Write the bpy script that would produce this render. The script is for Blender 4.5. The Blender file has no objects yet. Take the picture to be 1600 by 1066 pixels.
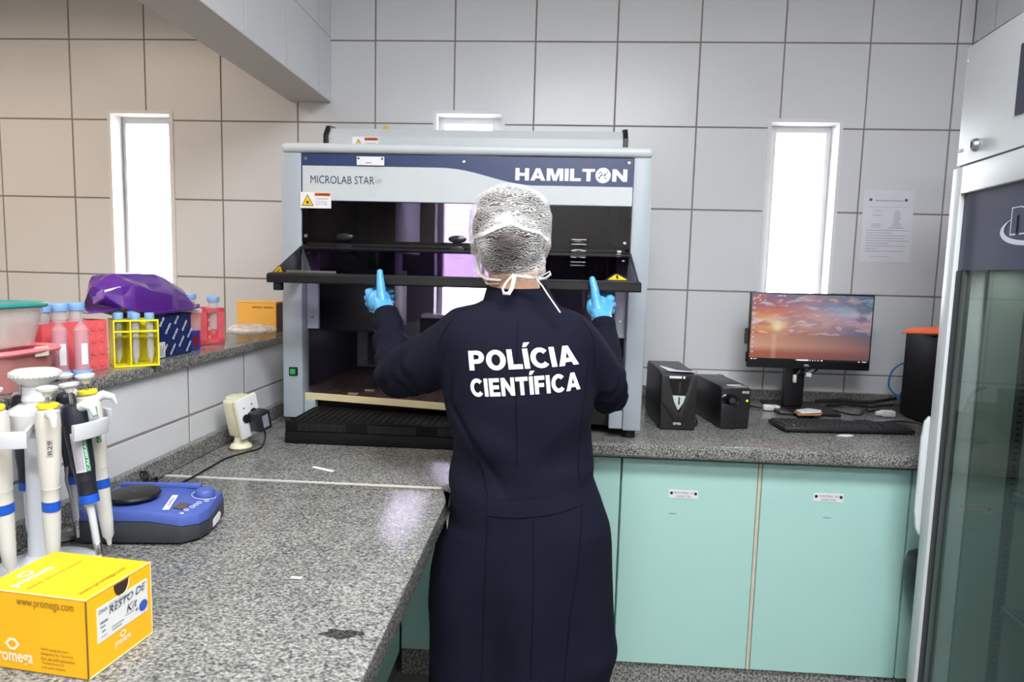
import bpy, bmesh, math, random
from mathutils import Vector, Matrix, noise
from mathutils.bvhtree import BVHTree

S = bpy.context.scene
COL = S.collection
random.seed(11)

# ---------------------------------------------------------------- camera
cam_d = bpy.data.cameras.new('camera')
cam = bpy.data.objects.new('camera', cam_d)
COL.objects.link(cam)
S.camera = cam
YAW, PITCH, ROLL = -0.0600, -0.1017, -0.0263
cam_d.sensor_width = 36.0
cam_d.sensor_fit = 'HORIZONTAL'
cam_d.lens = 1021.1 / 1600 * 36
cam_d.clip_start = 0.02
cam_d.dof.use_dof = True
cam_d.dof.focus_distance = 1.5
cam_d.dof.aperture_fstop = 7.0
_f = Vector((math.sin(YAW) * math.cos(PITCH), math.cos(YAW) * math.cos(PITCH), math.sin(PITCH)))
_r = Vector((math.cos(YAW), -math.sin(YAW), 0))
_d = _f.cross(_r)
_r2 = math.cos(ROLL) * _r + math.sin(ROLL) * _d
_d2 = -math.sin(ROLL) * _r + math.cos(ROLL) * _d
_m = Matrix((_r2, -_d2, -_f)).transposed().to_4x4()
_m.translation = Vector((0.0394, -2.7867, 1.3963))
cam.matrix_world = _m

# ---------------------------------------------------------------- world, lights, exposure
W = bpy.data.worlds.new('sky')
S.world = W
W.use_nodes = True
_bg = W.node_tree.nodes['Background']
_bg.inputs[0].default_value = (0.93, 0.95, 1.0, 1)
_bg.inputs[1].default_value = 20.0
S.view_settings.view_transform = 'Standard'
S.view_settings.look = 'None'
S.view_settings.gamma = 1
S.view_settings.exposure = 0.0
S.view_settings.use_curve_mapping = False


def area(name, loc, size, power, color, rot=(0, 0, 0), portal=False, spread=180):
    l = bpy.data.lights.new(name, 'AREA')
    l.shape = 'RECTANGLE'
    l.size, l.size_y = size
    l.energy = power
    l.color = color
    l.spread = math.radians(spread)
    o = bpy.data.objects.new(name, l)
    o.location = loc
    o.rotation_euler = rot
    COL.objects.link(o)
    if portal:
        l.cycles.is_portal = True
    return o


area('ceiling_lamp', (0.35, -2.45, 2.70), (1.2, 0.5), 70, (0.97, 0.985, 1.0))
area('ceiling_lamp', (0.1, -3.9, 2.70), (1.2, 0.5), 70, (0.97, 0.985, 1.0))
area('warm_ceiling_lamp', (-2.35, -1.35, 2.70), (0.9, 0.5), 31, (1.0, 0.81, 0.62), spread=160)

# ---------------------------------------------------------------- materials


def lin(c):
    out = []
    for v in c:
        v = v / 255.0
        out.append(v / 12.92 if v <= 0.04045 else ((v + 0.055) / 1.055) ** 2.4)
    return tuple(out) + (1.0,)


MATS = {}


def base_mat(name):
    m = bpy.data.materials.new(name)
    m.use_nodes = True
    nt = m.node_tree
    return m, nt, nt.nodes['Principled BSDF']


def mat(name, rgb, rough=0.5, metal=0.0, spec=0.5, coat=0.0, emit=0.0, vary=0.0, vscale=20.0, bump=0.0, bscale=80.0):
    if name in MATS:
        return MATS[name]
    m, nt, b = base_mat(name)
    c = lin(rgb)
    b.inputs['Base Color'].default_value = c
    b.inputs['Roughness'].default_value = rough
    b.inputs['Metallic'].default_value = metal
    b.inputs['Specular IOR Level'].default_value = spec
    b.inputs['Coat Weight'].default_value = coat
    if emit:
        b.inputs['Emission Color'].default_value = c
        b.inputs['Emission Strength'].default_value = emit
    tc = nt.nodes.new('ShaderNodeTexCoord')
    n = nt.nodes.new('ShaderNodeTexNoise')
    n.inputs['Scale'].default_value = vscale
    n.inputs['Detail'].default_value = 4
    nt.links.new(tc.outputs['Object'], n.inputs['Vector'])
    mx = nt.nodes.new('ShaderNodeMixRGB')
    mx.blend_type = 'MIX'
    v = vary if vary else 0.05
    mx.inputs[1].default_value = tuple(x * (1 - v) for x in c[:3]) + (1,)
    mx.inputs[2].default_value = tuple(min(1, x * (1 + v)) for x in c[:3]) + (1,)
    nt.links.new(n.outputs['Fac'], mx.inputs[0])
    nt.links.new(mx.outputs[0], b.inputs['Base Color'])
    if bump:
        n2 = nt.nodes.new('ShaderNodeTexNoise')
        n2.inputs['Scale'].default_value = bscale
        n2.inputs['Detail'].default_value = 3
        nt.links.new(tc.outputs['Object'], n2.inputs['Vector'])
        bp = nt.nodes.new('ShaderNodeBump')
        bp.inputs['Strength'].default_value = bump
        bp.inputs['Distance'].default_value = 0.002
        nt.links.new(n2.outputs['Fac'], bp.inputs['Height'])
        nt.links.new(bp.outputs[0], b.inputs['Normal'])
    MATS[name] = m
    return m


def tinted(name, rgb, rough=0.02, gloss=True, ior=1.45):
    """clear plastic / glass of thin walls: coloured see-through with a surface reflection"""
    if name in MATS:
        return MATS[name]
    m, nt, b = base_mat(name)
    nt.nodes.remove(b)
    out = nt.nodes['Material Output']
    t = nt.nodes.new('ShaderNodeBsdfTransparent')
    t.inputs[0].default_value = tuple(rgb) + (1,)
    g = nt.nodes.new('ShaderNodeBsdfGlossy')
    g.inputs['Roughness'].default_value = rough
    f = nt.nodes.new('ShaderNodeFresnel')
    f.inputs[0].default_value = ior
    mx = nt.nodes.new('ShaderNodeMixShader')
    # the surface reflects on its outer side only: a thin wall has no total reflection inside
    ge = nt.nodes.new('ShaderNodeNewGeometry')
    inv = nt.nodes.new('ShaderNodeMath')
    inv.operation = 'SUBTRACT'
    inv.inputs[0].default_value = 1.0
    nt.links.new(ge.outputs['Backfacing'], inv.inputs[1])
    mu = nt.nodes.new('ShaderNodeMath')
    mu.operation = 'MULTIPLY'
    nt.links.new(f.outputs[0], mu.inputs[0])
    nt.links.new(inv.outputs[0], mu.inputs[1])
    nt.links.new(mu.outputs[0], mx.inputs[0])
    nt.links.new(t.outputs[0], mx.inputs[1])
    nt.links.new(g.outputs[0], mx.inputs[2])
    nt.links.new(mx.outputs[0], out.inputs[0])
    MATS[name] = m
    return m


def milky(name, rgb, opacity=0.5, rough=0.3, tint=(1, 1, 1)):
    """cloudy plastic: part see-through, part white scatter"""
    if name in MATS:
        return MATS[name]
    m, nt, b = base_mat(name)
    b.inputs['Base Color'].default_value = lin(rgb)
    b.inputs['Roughness'].default_value = rough
    out = nt.nodes['Material Output']
    t = nt.nodes.new('ShaderNodeBsdfTransparent')
    t.inputs[0].default_value = tuple(tint) + (1,)
    mx = nt.nodes.new('ShaderNodeMixShader')
    tc = nt.nodes.new('ShaderNodeTexCoord')
    n = nt.nodes.new('ShaderNodeTexNoise')
    n.inputs['Scale'].default_value = 30
    nt.links.new(tc.outputs['Object'], n.inputs['Vector'])
    mr = nt.nodes.new('ShaderNodeMapRange')
    mr.inputs['To Min'].default_value = opacity * 0.8
    mr.inputs['To Max'].default_value = min(1, opacity * 1.2)
    nt.links.new(n.outputs['Fac'], mr.inputs['Value'])
    nt.links.new(mr.outputs[0], mx.inputs[0])
    nt.links.new(t.outputs[0], mx.inputs[1])
    nt.links.new(b.outputs[0], mx.inputs[2])
    nt.links.new(mx.outputs[0], out.inputs[0])
    MATS[name] = m
    return m


def granite(name, scale=1.0, bright=1.0):
    m, nt, b = base_mat(name)
    tc = nt.nodes.new('ShaderNodeTexCoord')
    mp = nt.nodes.new('ShaderNodeMapping')
    mp.inputs['Scale'].default_value = (scale, scale * 1.5, scale)
    nt.links.new(tc.outputs['Object'], mp.inputs[0])
    n1 = nt.nodes.new('ShaderNodeTexNoise')
    n1.inputs['Scale'].default_value = 215
    n1.inputs['Detail'].default_value = 3
    n1.inputs['Roughness'].default_value = 0.65
    nt.links.new(mp.outputs[0], n1.inputs['Vector'])
    r1 = nt.nodes.new('ShaderNodeValToRGB')
    e = r1.color_ramp.elements
    k = bright
    e[0].position = 0.34
    e[0].color = tuple(x * k for x in (0.035, 0.037, 0.037)) + (1,)
    e[1].position = 0.68
    e[1].color = tuple(x * k for x in (0.40, 0.40, 0.38)) + (1,)
    x = e.new(0.46)
    x.color = tuple(v * k for v in (0.125, 0.13, 0.125)) + (1,)
    x = e.new(0.53)
    x.color = tuple(v * k for v in (0.225, 0.225, 0.21)) + (1,)
    nt.links.new(n1.outputs['Fac'], r1.inputs[0])
    n2 = nt.nodes.new('ShaderNodeTexNoise')
    n2.inputs['Scale'].default_value = 14
    n2.inputs['Detail'].default_value = 5
    nt.links.new(tc.outputs['Object'], n2.inputs['Vector'])
    mr = nt.nodes.new('ShaderNodeMapRange')
    mr.inputs['To Min'].default_value = 0.75
    mr.inputs['To Max'].default_value = 1.25
    nt.links.new(n2.outputs['Fac'], mr.inputs['Value'])
    mul = nt.nodes.new('ShaderNodeMixRGB')
    mul.blend_type = 'MULTIPLY'
    mul.inputs[0].default_value = 1
    nt.links.new(r1.outputs[0], mul.inputs[1])
    nt.links.new(mr.outputs[0], mul.inputs[2])
    nt.links.new(mul.outputs[0], b.inputs['Base Color'])
    b.inputs['Roughness'].default_value = 0.17
    b.inputs['Specular IOR Level'].default_value = 0.2
    MATS[name] = m
    return m


GRANITE = granite('granite')
GRANITE_LIT = granite('granite_plinth_lit', 0.6, 1.25)  # same granite brightened, light near the floor put into its colour
TILE = mat('white_tile', (216, 218, 222), 0.30, vary=0.03, vscale=6)
GROUT = mat('grey_grout', (140, 134, 130), 0.9, vary=0.15, vscale=60)
PAINT = mat('grey_paint', (196, 192, 188), 0.8, vary=0.04, vscale=9, bump=0.3, bscale=60)
WHITEPAINT = mat('white_paint', (225, 225, 226), 0.5)
CEIL = mat('ceiling_white', (216, 214, 210), 0.9)
FLOORM = mat('floor_tile', (120, 118, 112), 0.5, vary=0.1)
ALU = mat('white_aluminium', (226, 226, 228), 0.35)
GLASS = tinted('clear_glass', (0.97, 0.98, 0.98))
TEAL = mat('teal_laminate', (173, 215, 209), 0.42, vary=0.03, vscale=5)
TEAL_EDGE = mat('beige_edge', (205, 200, 180), 0.6)
MACHINE = mat('machine_grey', (160, 169, 178), 0.42, vary=0.02)
MACHINE_LIGHT = mat('machine_light', (192, 198, 202), 0.42, vary=0.02)
NAVY = mat('navy_print', (42, 58, 100), 0.35)
BLACK = mat('black_plastic', (22, 22, 25), 0.38)
BLACKMATTE = mat('black_matte', (16, 17, 18), 0.6)
DARKGREY = mat('dark_grey', (48, 49, 52), 0.5)
SMOKE_FRONT = tinted('smoked_front', (0.47, 0.45, 0.50))
SMOKE_COVER = tinted('smoked_cover', (0.42, 0.35, 0.47))
SMOKE_BACK = tinted('smoked_back', (0.58, 0.54, 0.62))
STEEL = mat('steel', (190, 190, 192), 0.25, metal=1.0)
WHITEPL = mat('white_plastic', (206, 208, 209), 0.35)
CREAM = mat('cream_plastic', (222, 216, 186), 0.4)
PAPER = mat('white_paper', (226, 226, 230), 0.8)
INK = mat('black_ink', (30, 30, 34), 0.7)
INKGREY = mat('grey_ink', (120, 122, 132), 0.8)
BLUEPL = mat('blue_plastic', (20, 84, 190), 0.4)
YELLOWSIGN = mat('yellow_sign', (250, 200, 20), 0.5)
ORANGESIGN = mat('orange_sign', (205, 100, 40), 0.5)
SCREENBLACK = mat('screen_black', (10, 10, 12), 0.25)

# ---------------------------------------------------------------- helpers


def mw(o):
    m = o.matrix_basis.copy()
    return (mw(o.parent) @ m) if o.parent else m


def tag(o, label=None, cat=None, group=None, kind=None):
    if label:
        o['label'] = label
    if cat:
        o['category'] = cat
    if group:
        o['group'] = group
    if kind:
        o['kind'] = kind
    return o


def empty(name, loc, rz=0.0, label=None, cat=None, group=None, kind=None):
    o = bpy.data.objects.new(name, None)
    o.empty_display_size = 0.05
    o.location = loc
    o.rotation_euler = (0, 0, rz)
    COL.objects.link(o)
    return tag(o, label, cat, group, kind)


def link_mesh(name, me, m, parent=None, label=None, cat=None, group=None, kind=None):
    o = bpy.data.objects.new(name, me)
    COL.objects.link(o)
    if parent is not None:
        o.parent = parent
    if m is not None and not me.materials:
        me.materials.append(m)
    return tag(o, label, cat, group, kind)


class MB:
    def __init__(self):
        self.bm = bmesh.new()

    def _new(self, n0):
        self.bm.verts.ensure_lookup_table()
        return self.bm.verts[n0:]

    def box(self, x0, x1, y0, y1, z0, z1, bevel=0.0, seg=2, M=None, mi=0):
        bm = self.bm
        t = bmesh.new()
        r = bmesh.ops.create_cube(t, size=1.0)
        for v in t.verts:
            v.co = Vector((x0 + (v.co.x + .5) * (x1 - x0), y0 + (v.co.y + .5) * (y1 - y0), z0 + (v.co.z + .5) * (z1 - z0)))
        if bevel:
            bmesh.ops.bevel(t, geom=t.edges[:], offset=bevel, segments=seg, profile=0.5, affect='EDGES')
        self._add(t, M, mi)
        return self

    def _add(self, t, M=None, mi=0):
        if M is not None:
            bmesh.ops.transform(t, matrix=M, verts=t.verts[:])
        for f in t.faces:
            f.material_index = mi
        me = bpy.data.meshes.new('tmp')
        t.to_mesh(me)
        t.free()
        n = len(self.bm.faces)
        self.bm.from_mesh(me)
        self.bm.faces.ensure_lookup_table()
        for f in self.bm.faces[n:]:
            f.material_index = mi
        bpy.data.meshes.remove(me)

    def cyl(self, p0, p1, r0, r1=None, n=18, bevel=0.0, mi=0):
        r1 = r0 if r1 is None else r1
        p0, p1 = Vector(p0), Vector(p1)
        d = p1 - p0
        L = d.length
        t = bmesh.new()
        bmesh.ops.create_cone(t, cap_ends=True, segments=n, radius1=r0, radius2=r1, depth=L)
        if bevel:
            es = [e for e in t.edges if len([f for f in e.link_faces if len(f.verts) > 4]) == 1]
            bmesh.ops.bevel(t, geom=es, offset=bevel, segments=2, profile=0.5, affect='EDGES')
        q = Vector((0, 0, 1)).rotation_difference(d.normalized()).to_matrix().to_4x4()
        q.translation = (p0 + p1) / 2
        self._add(t, q, mi)
        return self

    def lathe(self, prof, M=None, n=24, mi=0, sx=1.0, sy=1.0):
        """prof: list of (r,z) about local z axis, closed ends"""
        t = bmesh.new()
        rings = []
        for r, z in prof:
            if r < 1e-6:
                rings.append([t.verts.new((0, 0, z))])
            else:
                rings.append([t.verts.new((r * sx * math.cos(2 * math.pi * i / n), r * sy * math.sin(2 * math.pi * i / n), z)) for i in range(n)])
        for a, b in zip(rings, rings[1:]):
            if len(a) == 1 and len(b) == 1:
                continue
            for i in range(n):
                j = (i + 1) % n
                if len(a) == 1:
                    t.faces.new((a[0], b[j], b[i]))
                elif len(b) == 1:
                    t.faces.new((a[i], a[j], b[0]))
                else:
                    t.faces.new((a[i], a[j], b[j], b[i]))
        if len(rings[0]) > 1:
            t.faces.new(list(reversed(rings[0])))
        if len(rings[-1]) > 1:
            t.faces.new(rings[-1])
        bmesh.ops.recalc_face_normals(t, faces=t.faces[:])
        self._add(t, M, mi)
        return self

    def tube(self, pts, r, n=8, mi=0, rs=None, flat=1.0):
        pts = [Vector(p) for p in pts]
        t = bmesh.new()
        rings = []
        up = Vector((0.13, 0.21, 0.97)).normalized()
        for i, p in enumerate(pts):
            d = (pts[min(i + 1, len(pts) - 1)] - pts[max(i - 1, 0)]).normalized()
            a = up - d * up.dot(d)
            if a.length < 1e-4:
                a = Vector((1, 0, 0)) - d * d.x
            a.normalize()
            b = d.cross(a)
            up = a
            rr = rs[i] if rs else r
            rings.append([t.verts.new(p + a * rr * math.cos(2 * math.pi * k / n) * flat + b * rr * math.sin(2 * math.pi * k / n)) for k in range(n)])
        for u, v in zip(rings, rings[1:]):
            for i in range(n):
                j = (i + 1) % n
                t.faces.new((u[i], u[j], v[j], v[i]))
        t.faces.new(list(reversed(rings[0])))
        t.faces.new(rings[-1])
        bmesh.ops.recalc_face_normals(t, faces=t.faces[:])
        self._add(t, None, mi)
        return self

    def prism(self, poly, fn, d0, d1, bevel=0.0, mi=0):
        """poly in (u,v), fn(u,v,d)->xyz, extruded from d0 to d1"""
        t = bmesh.new()
        a = [t.verts.new(fn(u, v, d0)) for u, v in poly]
        b = [t.verts.new(fn(u, v, d1)) for u, v in poly]
        n = len(poly)
        fa = t.faces.new(list(reversed(a)))
        fb = t.faces.new(b)
        for i in range(n):
            j = (i + 1) % n
            t.faces.new((a[i], a[j], b[j], b[i]))
        bmesh.ops.recalc_face_normals(t, faces=t.faces[:])
        if bevel:
            es = set(fa.edges[:]) | set(fb.edges[:])
            bmesh.ops.bevel(t, geom=list(es), offset=bevel, segments=3, profile=0.5, affect='EDGES')
        self._add(t, None, mi)
        return self

    def sph(self, c, r, n=2, M=None, mi=0):
        t = bmesh.new()
        bmesh.ops.create_icosphere(t, subdivisions=n, radius=1.0)
        r = (r, r, r) if not hasattr(r, '__len__') else r
        for v in t.verts:
            v.co = Vector((v.co.x * r[0], v.co.y * r[1], v.co.z * r[2]))
        if M is not None:
            bmesh.ops.transform(t, matrix=M, verts=t.verts[:])
        for v in t.verts:
            v.co += Vector(c)
        self._add(t, None, mi)
        return self

    def quad(self, pts, mi=0):
        t = bmesh.new()
        t.faces.new([t.verts.new(p) for p in pts])
        self._add(t, None, mi)
        return self

    def build(self, name, m, parent=None, label=None, cat=None, group=None, kind=None, smooth=0.6, local=False, base=True, split=False):
        bm = self.bm
        bmesh.ops.recalc_face_normals(bm, faces=bm.faces[:]) if False else None
        loc = None
        if parent is not None:
            if not local:
                bmesh.ops.transform(bm, matrix=mw(parent).inverted(), verts=bm.verts[:])
        elif base:
            xs = [v.co for v in bm.verts]
            loc = Vector(((min(v.x for v in xs) + max(v.x for v in xs)) / 2, (min(v.y for v in xs) + max(v.y for v in xs)) / 2, min(v.z for v in xs)))
            for v in bm.verts:
                v.co -= loc
        me = bpy.data.meshes.new(name)
        if split:
            seen = {}
            for v in bm.verts:
                if v in seen:
                    continue
                k, stack = v.index if False else len(set(seen.values())), [v]
                while stack:
                    q = stack.pop()
                    if q in seen:
                        continue
                    seen[q] = k
                    stack += [e.other_vert(q) for e in q.link_edges]
            o = None
            for k in sorted(set(seen.values())):
                vs = [v for v in bm.verts if seen[v] == k]
                mp_ = {v: i for i, v in enumerate(vs)}
                fs = [[mp_[v] for v in f.verts] for f in bm.faces if f.verts[0] in mp_]
                me = bpy.data.meshes.new(name)
                me.from_pydata([v.co[:] for v in vs], [], fs)
                me.materials.append(m)
                if smooth:
                    me.polygons.foreach_set('use_smooth', [True] * len(me.polygons))
                    me.set_sharp_from_angle(angle=smooth)
                o = link_mesh(name, me, None, parent, label)
            bm.free()
            return o
        bm.to_mesh(me)
        bm.free()
        ms = m if isinstance(m, (list, tuple)) else [m]
        for x in ms:
            me.materials.append(x)
        if smooth and len(me.polygons):
            me.polygons.foreach_set('use_smooth', [True] * len(me.polygons))
            me.set_sharp_from_angle(angle=smooth)
        o = link_mesh(name, me, None, parent, label, cat, group, kind)
        if loc is not None:
            o.location = loc
        return o


def copy_tree(o, parent=None):
    c = o.copy()
    COL.objects.link(c)
    c.parent = parent
    for ch in list(o.children):
        copy_tree(ch, c)
    return c


def text_mesh(s, bold=0.0, shear=0.0):
    cu = bpy.data.curves.new('txt', 'FONT')
    cu.body = s
    cu.size = 1.0
    cu.offset = bold
    cu.shear = shear
    cu.resolution_u = 3
    ob = bpy.data.objects.new('txt', cu)
    me = bpy.data.meshes.new_from_object(ob)
    bpy.data.objects.remove(ob)
    bpy.data.curves.remove(cu)
    return me


def text(name, s, m, parent, O, U, V, w, h, bold=0.0, shear=0.0, lift=0.0006, map_fn=None):
    """lettering fitted to a w x h box with lower-left O, along unit vectors U, V (world)"""
    me = text_mesh(s, bold, shear)
    xs = [v.co.x for v in me.vertices]
    ys = [v.co.y for v in me.vertices]
    if not xs:
        return None
    x0, x1, y0, y1 = min(xs), max(xs), min(ys), max(ys)
    O, U, V = Vector(O), Vector(U).normalized(), Vector(V).normalized()
    N = U.cross(V)
    inv = mw(parent).inverted()
    for v in me.vertices:
        a = (v.co.x - x0) / max(1e-6, x1 - x0)
        b = (v.co.y - y0) / max(1e-6, y1 - y0)
        p = map_fn(a, b) if map_fn else O + U * a * w + V * b * h + N * lift
        v.co = inv @ p
    return link_mesh(name, me, m, parent)


# block capitals as outlines (cap height 1): (advance, [loops])
def _arc(cx, cy, rx, ry, a0, a1, n=16):
    return [(cx + rx * math.cos(math.radians(a0 + (a1 - a0) * i / n)), cy + ry * math.sin(math.radians(a0 + (a1 - a0) * i / n))) for i in range(n + 1)]


_i = [(0, 0), (.27, 0), (.27, 1), (0, 1)]
GLYPH = {
    'H': (.92, [[(0, 0), (.28, 0), (.28, .37), (.64, .37), (.64, 0), (.92, 0), (.92, 1), (.64, 1), (.64, .62), (.28, .62), (.28, 1), (0, 1)]]),
    'A': (1.0, [[(0, 0), (.28, 0), (.35, .18), (.65, .18), (.72, 0), (1, 0), (.64, 1), (.36, 1)], [(.42, .39), (.58, .39), (.5, .70)]]),
    'M': (1.1, [[(0, 0), (.25, 0), (.25, .62), (.43, 0), (.67, 0), (.85, .62), (.85, 0), (1.1, 0), (1.1, 1), (.72, 1), (.55, .40), (.38, 1), (0, 1)]]),
    'I': (.27, [_i]),
    'L': (.72, [[(0, 0), (.72, 0), (.72, .24), (.27, .24), (.27, 1), (0, 1)]]),
    'T': (.84, [[(0, .77), (.285, .77), (.285, 0), (.555, 0), (.555, .77), (.84, .77), (.84, 1), (0, 1)]]),
    'N': (.92, [[(0, 0), (.26, 0), (.26, .56), (.66, 0), (.92, 0), (.92, 1), (.66, 1), (.66, .44), (.26, 1), (0, 1)]]),
    'P': (.82, [[(0, 0), (.27, 0), (.27, .34)] + _arc(.46, .67, .36, .33, -90, 90, 12) + [(0, 1)], [(.27, .56)] + _arc(.42, .675, .13, .115, -90, 90, 8) + [(.27, .79)]]),
    'O': (1.0, [_arc(.5, .5, .5, .515, 0, 348, 29), _arc(.5, .5, .225, .285, 0, 345, 23)]),
    'C': (.90, [_arc(.5, .5, .5, .515, 42, 318, 24) + _arc(.5, .5, .235, .285, 318, 42, 18)]),
    'E': (.74, [[(0, 0), (.74, 0), (.74, .22), (.27, .22), (.27, .39), (.68, .39), (.68, .61), (.27, .61), (.27, .78), (.72, .78), (.72, 1), (0, 1)]]),
    'F': (.70, [[(0, 0), (.27, 0), (.27, .38), (.64, .38), (.64, .60), (.27, .60), (.27, .77), (.70, .77), (.70, 1), (0, 1)]]),
    '\u00cd': (.27, [_i, [(.03, 1.08), (.22, 1.08), (.44, 1.30), (.12, 1.30)]]),
}


def block_mesh(s, gap=.085):
    """flat lettering, x from 0 to 1 over the word, y from 0 to 1 over the capitals"""
    cu = bpy.data.curves.new('block', 'CURVE')
    cu.dimensions = '2D'
    cu.fill_mode = 'BOTH'
    x = 0.0
    for ch in s:
        adv, loops = GLYPH[ch]
        for lp in loops:
            sp = cu.splines.new('POLY')
            sp.points.add(len(lp) - 1)
            for p, (u, v) in zip(sp.points, lp):
                p.co = (x + u, v, 0, 1)
            sp.use_cyclic_u = True
        x += adv + gap
    ob = bpy.data.objects.new('block', cu)
    me = bpy.data.meshes.new_from_object(ob)
    bpy.data.objects.remove(ob)
    bpy.data.curves.remove(cu)
    w = x - gap
    for v in me.vertices:
        v.co.x /= w
    return me


def block_text(name, s, m, parent, O, U, V, w, h, lift=.0005, gap=.085):
    me = block_mesh(s, gap)
    O, U, V = Vector(O), Vector(U).normalized(), Vector(V).normalized()
    N = U.cross(V)
    inv = mw(parent).inverted()
    for v in me.vertices:
        v.co = inv @ (O + U * v.co.x * w + V * v.co.y * h + N * lift)
    return link_mesh(name, me, m, parent)


def lines(name, m, parent, O, U, V, rects, lift=0.0006):
    """printed matter too small to read: thin strips (u0,v0,u1,v1) in metres"""
    O, U, V = Vector(O), Vector(U).normalized(), Vector(V).normalized()
    N = U.cross(V)
    b = MB()
    for u0, v0, u1, v1 in rects:
        b.quad([O + U * u + V * v + N * lift for u, v in ((u0, v0), (u1, v0), (u1, v1), (u0, v1))])
    return b.build(name, m, parent, smooth=0)


def solid(shapes, voxel, smooth_n=4, post=None):
    """one continuous surface grown over closed shapes: ('c',p0,p1,r0,r1) capsule, ('e',c,(rx,ry,rz)[,M]) ellipsoid, ('l',rings) loft"""
    b = MB()
    for s in shapes:
        if s[0] == 'c':
            _, p0, p1, r0, r1 = s
            b.cyl(p0, p1, r0, r1, n=20)
            b.sph(p0, r0, 3)
            b.sph(p1, r1, 3)
        elif s[0] == 'e':
            b.sph(s[1], s[2], 4, s[3] if len(s) > 3 else None)
        elif s[0] == 'l':
            t = bmesh.new()
            rr = [[t.verts.new(p) for p in ring] for ring in s[1]]
            n = len(rr[0])
            for u, v in zip(rr, rr[1:]):
                for i in range(n):
                    j = (i + 1) % n
                    t.faces.new((u[i], u[j], v[j], v[i]))
            t.faces.new(list(reversed(rr[0])))
            t.faces.new(rr[-1])
            bmesh.ops.recalc_face_normals(t, faces=t.faces[:])
            b._add(t)
    me = bpy.data.meshes.new('solid')
    b.bm.to_mesh(me)
    b.bm.free()
    o = bpy.data.objects.new('solid', me)
    COL.objects.link(o)
    r = o.modifiers.new('r', 'REMESH')
    r.mode = 'VOXEL'
    r.voxel_size = voxel
    if smooth_n:
        sm = o.modifiers.new('s', 'SMOOTH')
        sm.factor = 0.5
        sm.iterations = smooth_n
    dg = bpy.context.evaluated_depsgraph_get()
    out = bpy.data.meshes.new_from_object(o.evaluated_get(dg))
    bpy.data.objects.remove(o)
    bpy.data.meshes.remove(me)
    if post:
        ns = [v.normal.copy() for v in out.vertices]
        cs = [v.co.copy() for v in out.vertices]
        for v, n_, c_ in zip(out.vertices, ns, cs):
            v.co = c_ + n_ * post(c_, n_)
    out.polygons.foreach_set('use_smooth', [True] * len(out.polygons))
    return out


def bvh_of(me):
    return BVHTree.FromPolygons([v.co.copy() for v in me.vertices], [tuple(p.vertices) for p in me.polygons])


def place_mesh(name, me, m, parent, **k):
    """a world-space mesh hung under parent"""
    me.transform(mw(parent).inverted())
    me.name = name
    return link_mesh(name, me, m, parent, **k)
# ---------------------------------------------------------------- room
FZ = 0.07       # floor
CZ = 2.75       # ceiling
CT = 0.90       # worktop height
TX0, TZ0, TS = -2.0608, 2.3477, 0.333
XR = 1.66       # right wall
XF = -3.06      # far left wall of the neighbouring room
YB = -4.6       # wall behind the camera

MB().box(XF - .1, XR + .1, YB - .1, .3, FZ - .1, FZ).build('floor', FLOORM, kind='structure')
MB().box(XF - .1, XR + .1, YB - .1, .3, CZ, CZ + .1).build('ceiling', CEIL, kind='structure')
g_ = MB().quad([(-45, .6, -3), (45, .6, -3), (45, 45, -3), (-45, 45, -3)]).build('ground_outside', mat('outdoor_ground', (150, 146, 138), .9, vary=.2, vscale=2), kind='structure', smooth=0)
MB().box(XF - .1, XF, YB - .1, .3, FZ, CZ).build('wall_left', PAINT, kind='structure')
MB().box(XF - .1, XR + .1, YB - .1, YB, FZ, CZ).build('wall_front', PAINT, kind='structure')

WIN = [(-1.899, -1.611, 1.24, 2.053), (-0.480, -0.184, 1.10, 2.068), (0.891, 1.184, 1.24, 2.05)]


def minus(rects, w):
    out = []
    for (a, b, c, d) in rects:
        x0, x1, z0, z1 = w
        if x1 <= a or x0 >= b or z1 <= c or z0 >= d:
            out.append((a, b, c, d))
            continue
        if a < x0:
            out.append((a, x0, c, d))
        if x1 < b:
            out.append((x1, b, c, d))
        m0, m1 = max(a, x0), min(b, x1)
        if c < z0:
            out.append((m0, m1, c, z0))
        if z1 < d:
            out.append((m0, m1, z1, d))
    return out


b = MB()
rs = [(XF, XR + .1, FZ, CZ)]
for w in WIN:
    rs = minus(rs, w)
for r in rs:
    b.box(r[0], r[1], .0028, .17, r[2], r[3])
wall_back = b.build('wall_back', GROUT, kind='structure', smooth=0)
b = MB()
b.box(XR + .0035, XR + .1, YB, .17, FZ, CZ)
wall_right = b.build('wall_right', GROUT, kind='structure', smooth=0)

G = 0.0032      # half a joint


def tile_bm(rects, fn, jit=0.0):
    """rects in (u,v) with the joints already taken off; fn(u,v,d) with d outwards"""
    b = MB()
    for (a, c, e, f) in rects:
        k = 0.0008 if len(rects) == 1 else 0.0
        t = bmesh.new()
        back = [t.verts.new(fn(u, v, -.0045)) for u, v in ((a, e), (c, e), (c, f), (a, f))]
        mid = [t.verts.new(fn(u, v, (-.0008 if k else 0) + jit)) for u, v in ((a, e), (c, e), (c, f), (a, f))]
        top = [t.verts.new(fn(u, v, jit)) for u, v in ((a + k, e + k), (c - k, e + k), (c - k, f - k), (a + k, f - k))]
        for i in range(4):
            j = (i + 1) % 4
            t.faces.new((back[i], back[j], mid[j], mid[i]))
            if k:
                t.faces.new((mid[i], mid[j], top[j], top[i]))
        t.faces.new(top if k else mid)
        if not k:
            for q_ in top:
                t.verts.remove(q_)
        bmesh.ops.recalc_face_normals(t, faces=t.faces[:])
        b._add(t)
    return b


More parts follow.
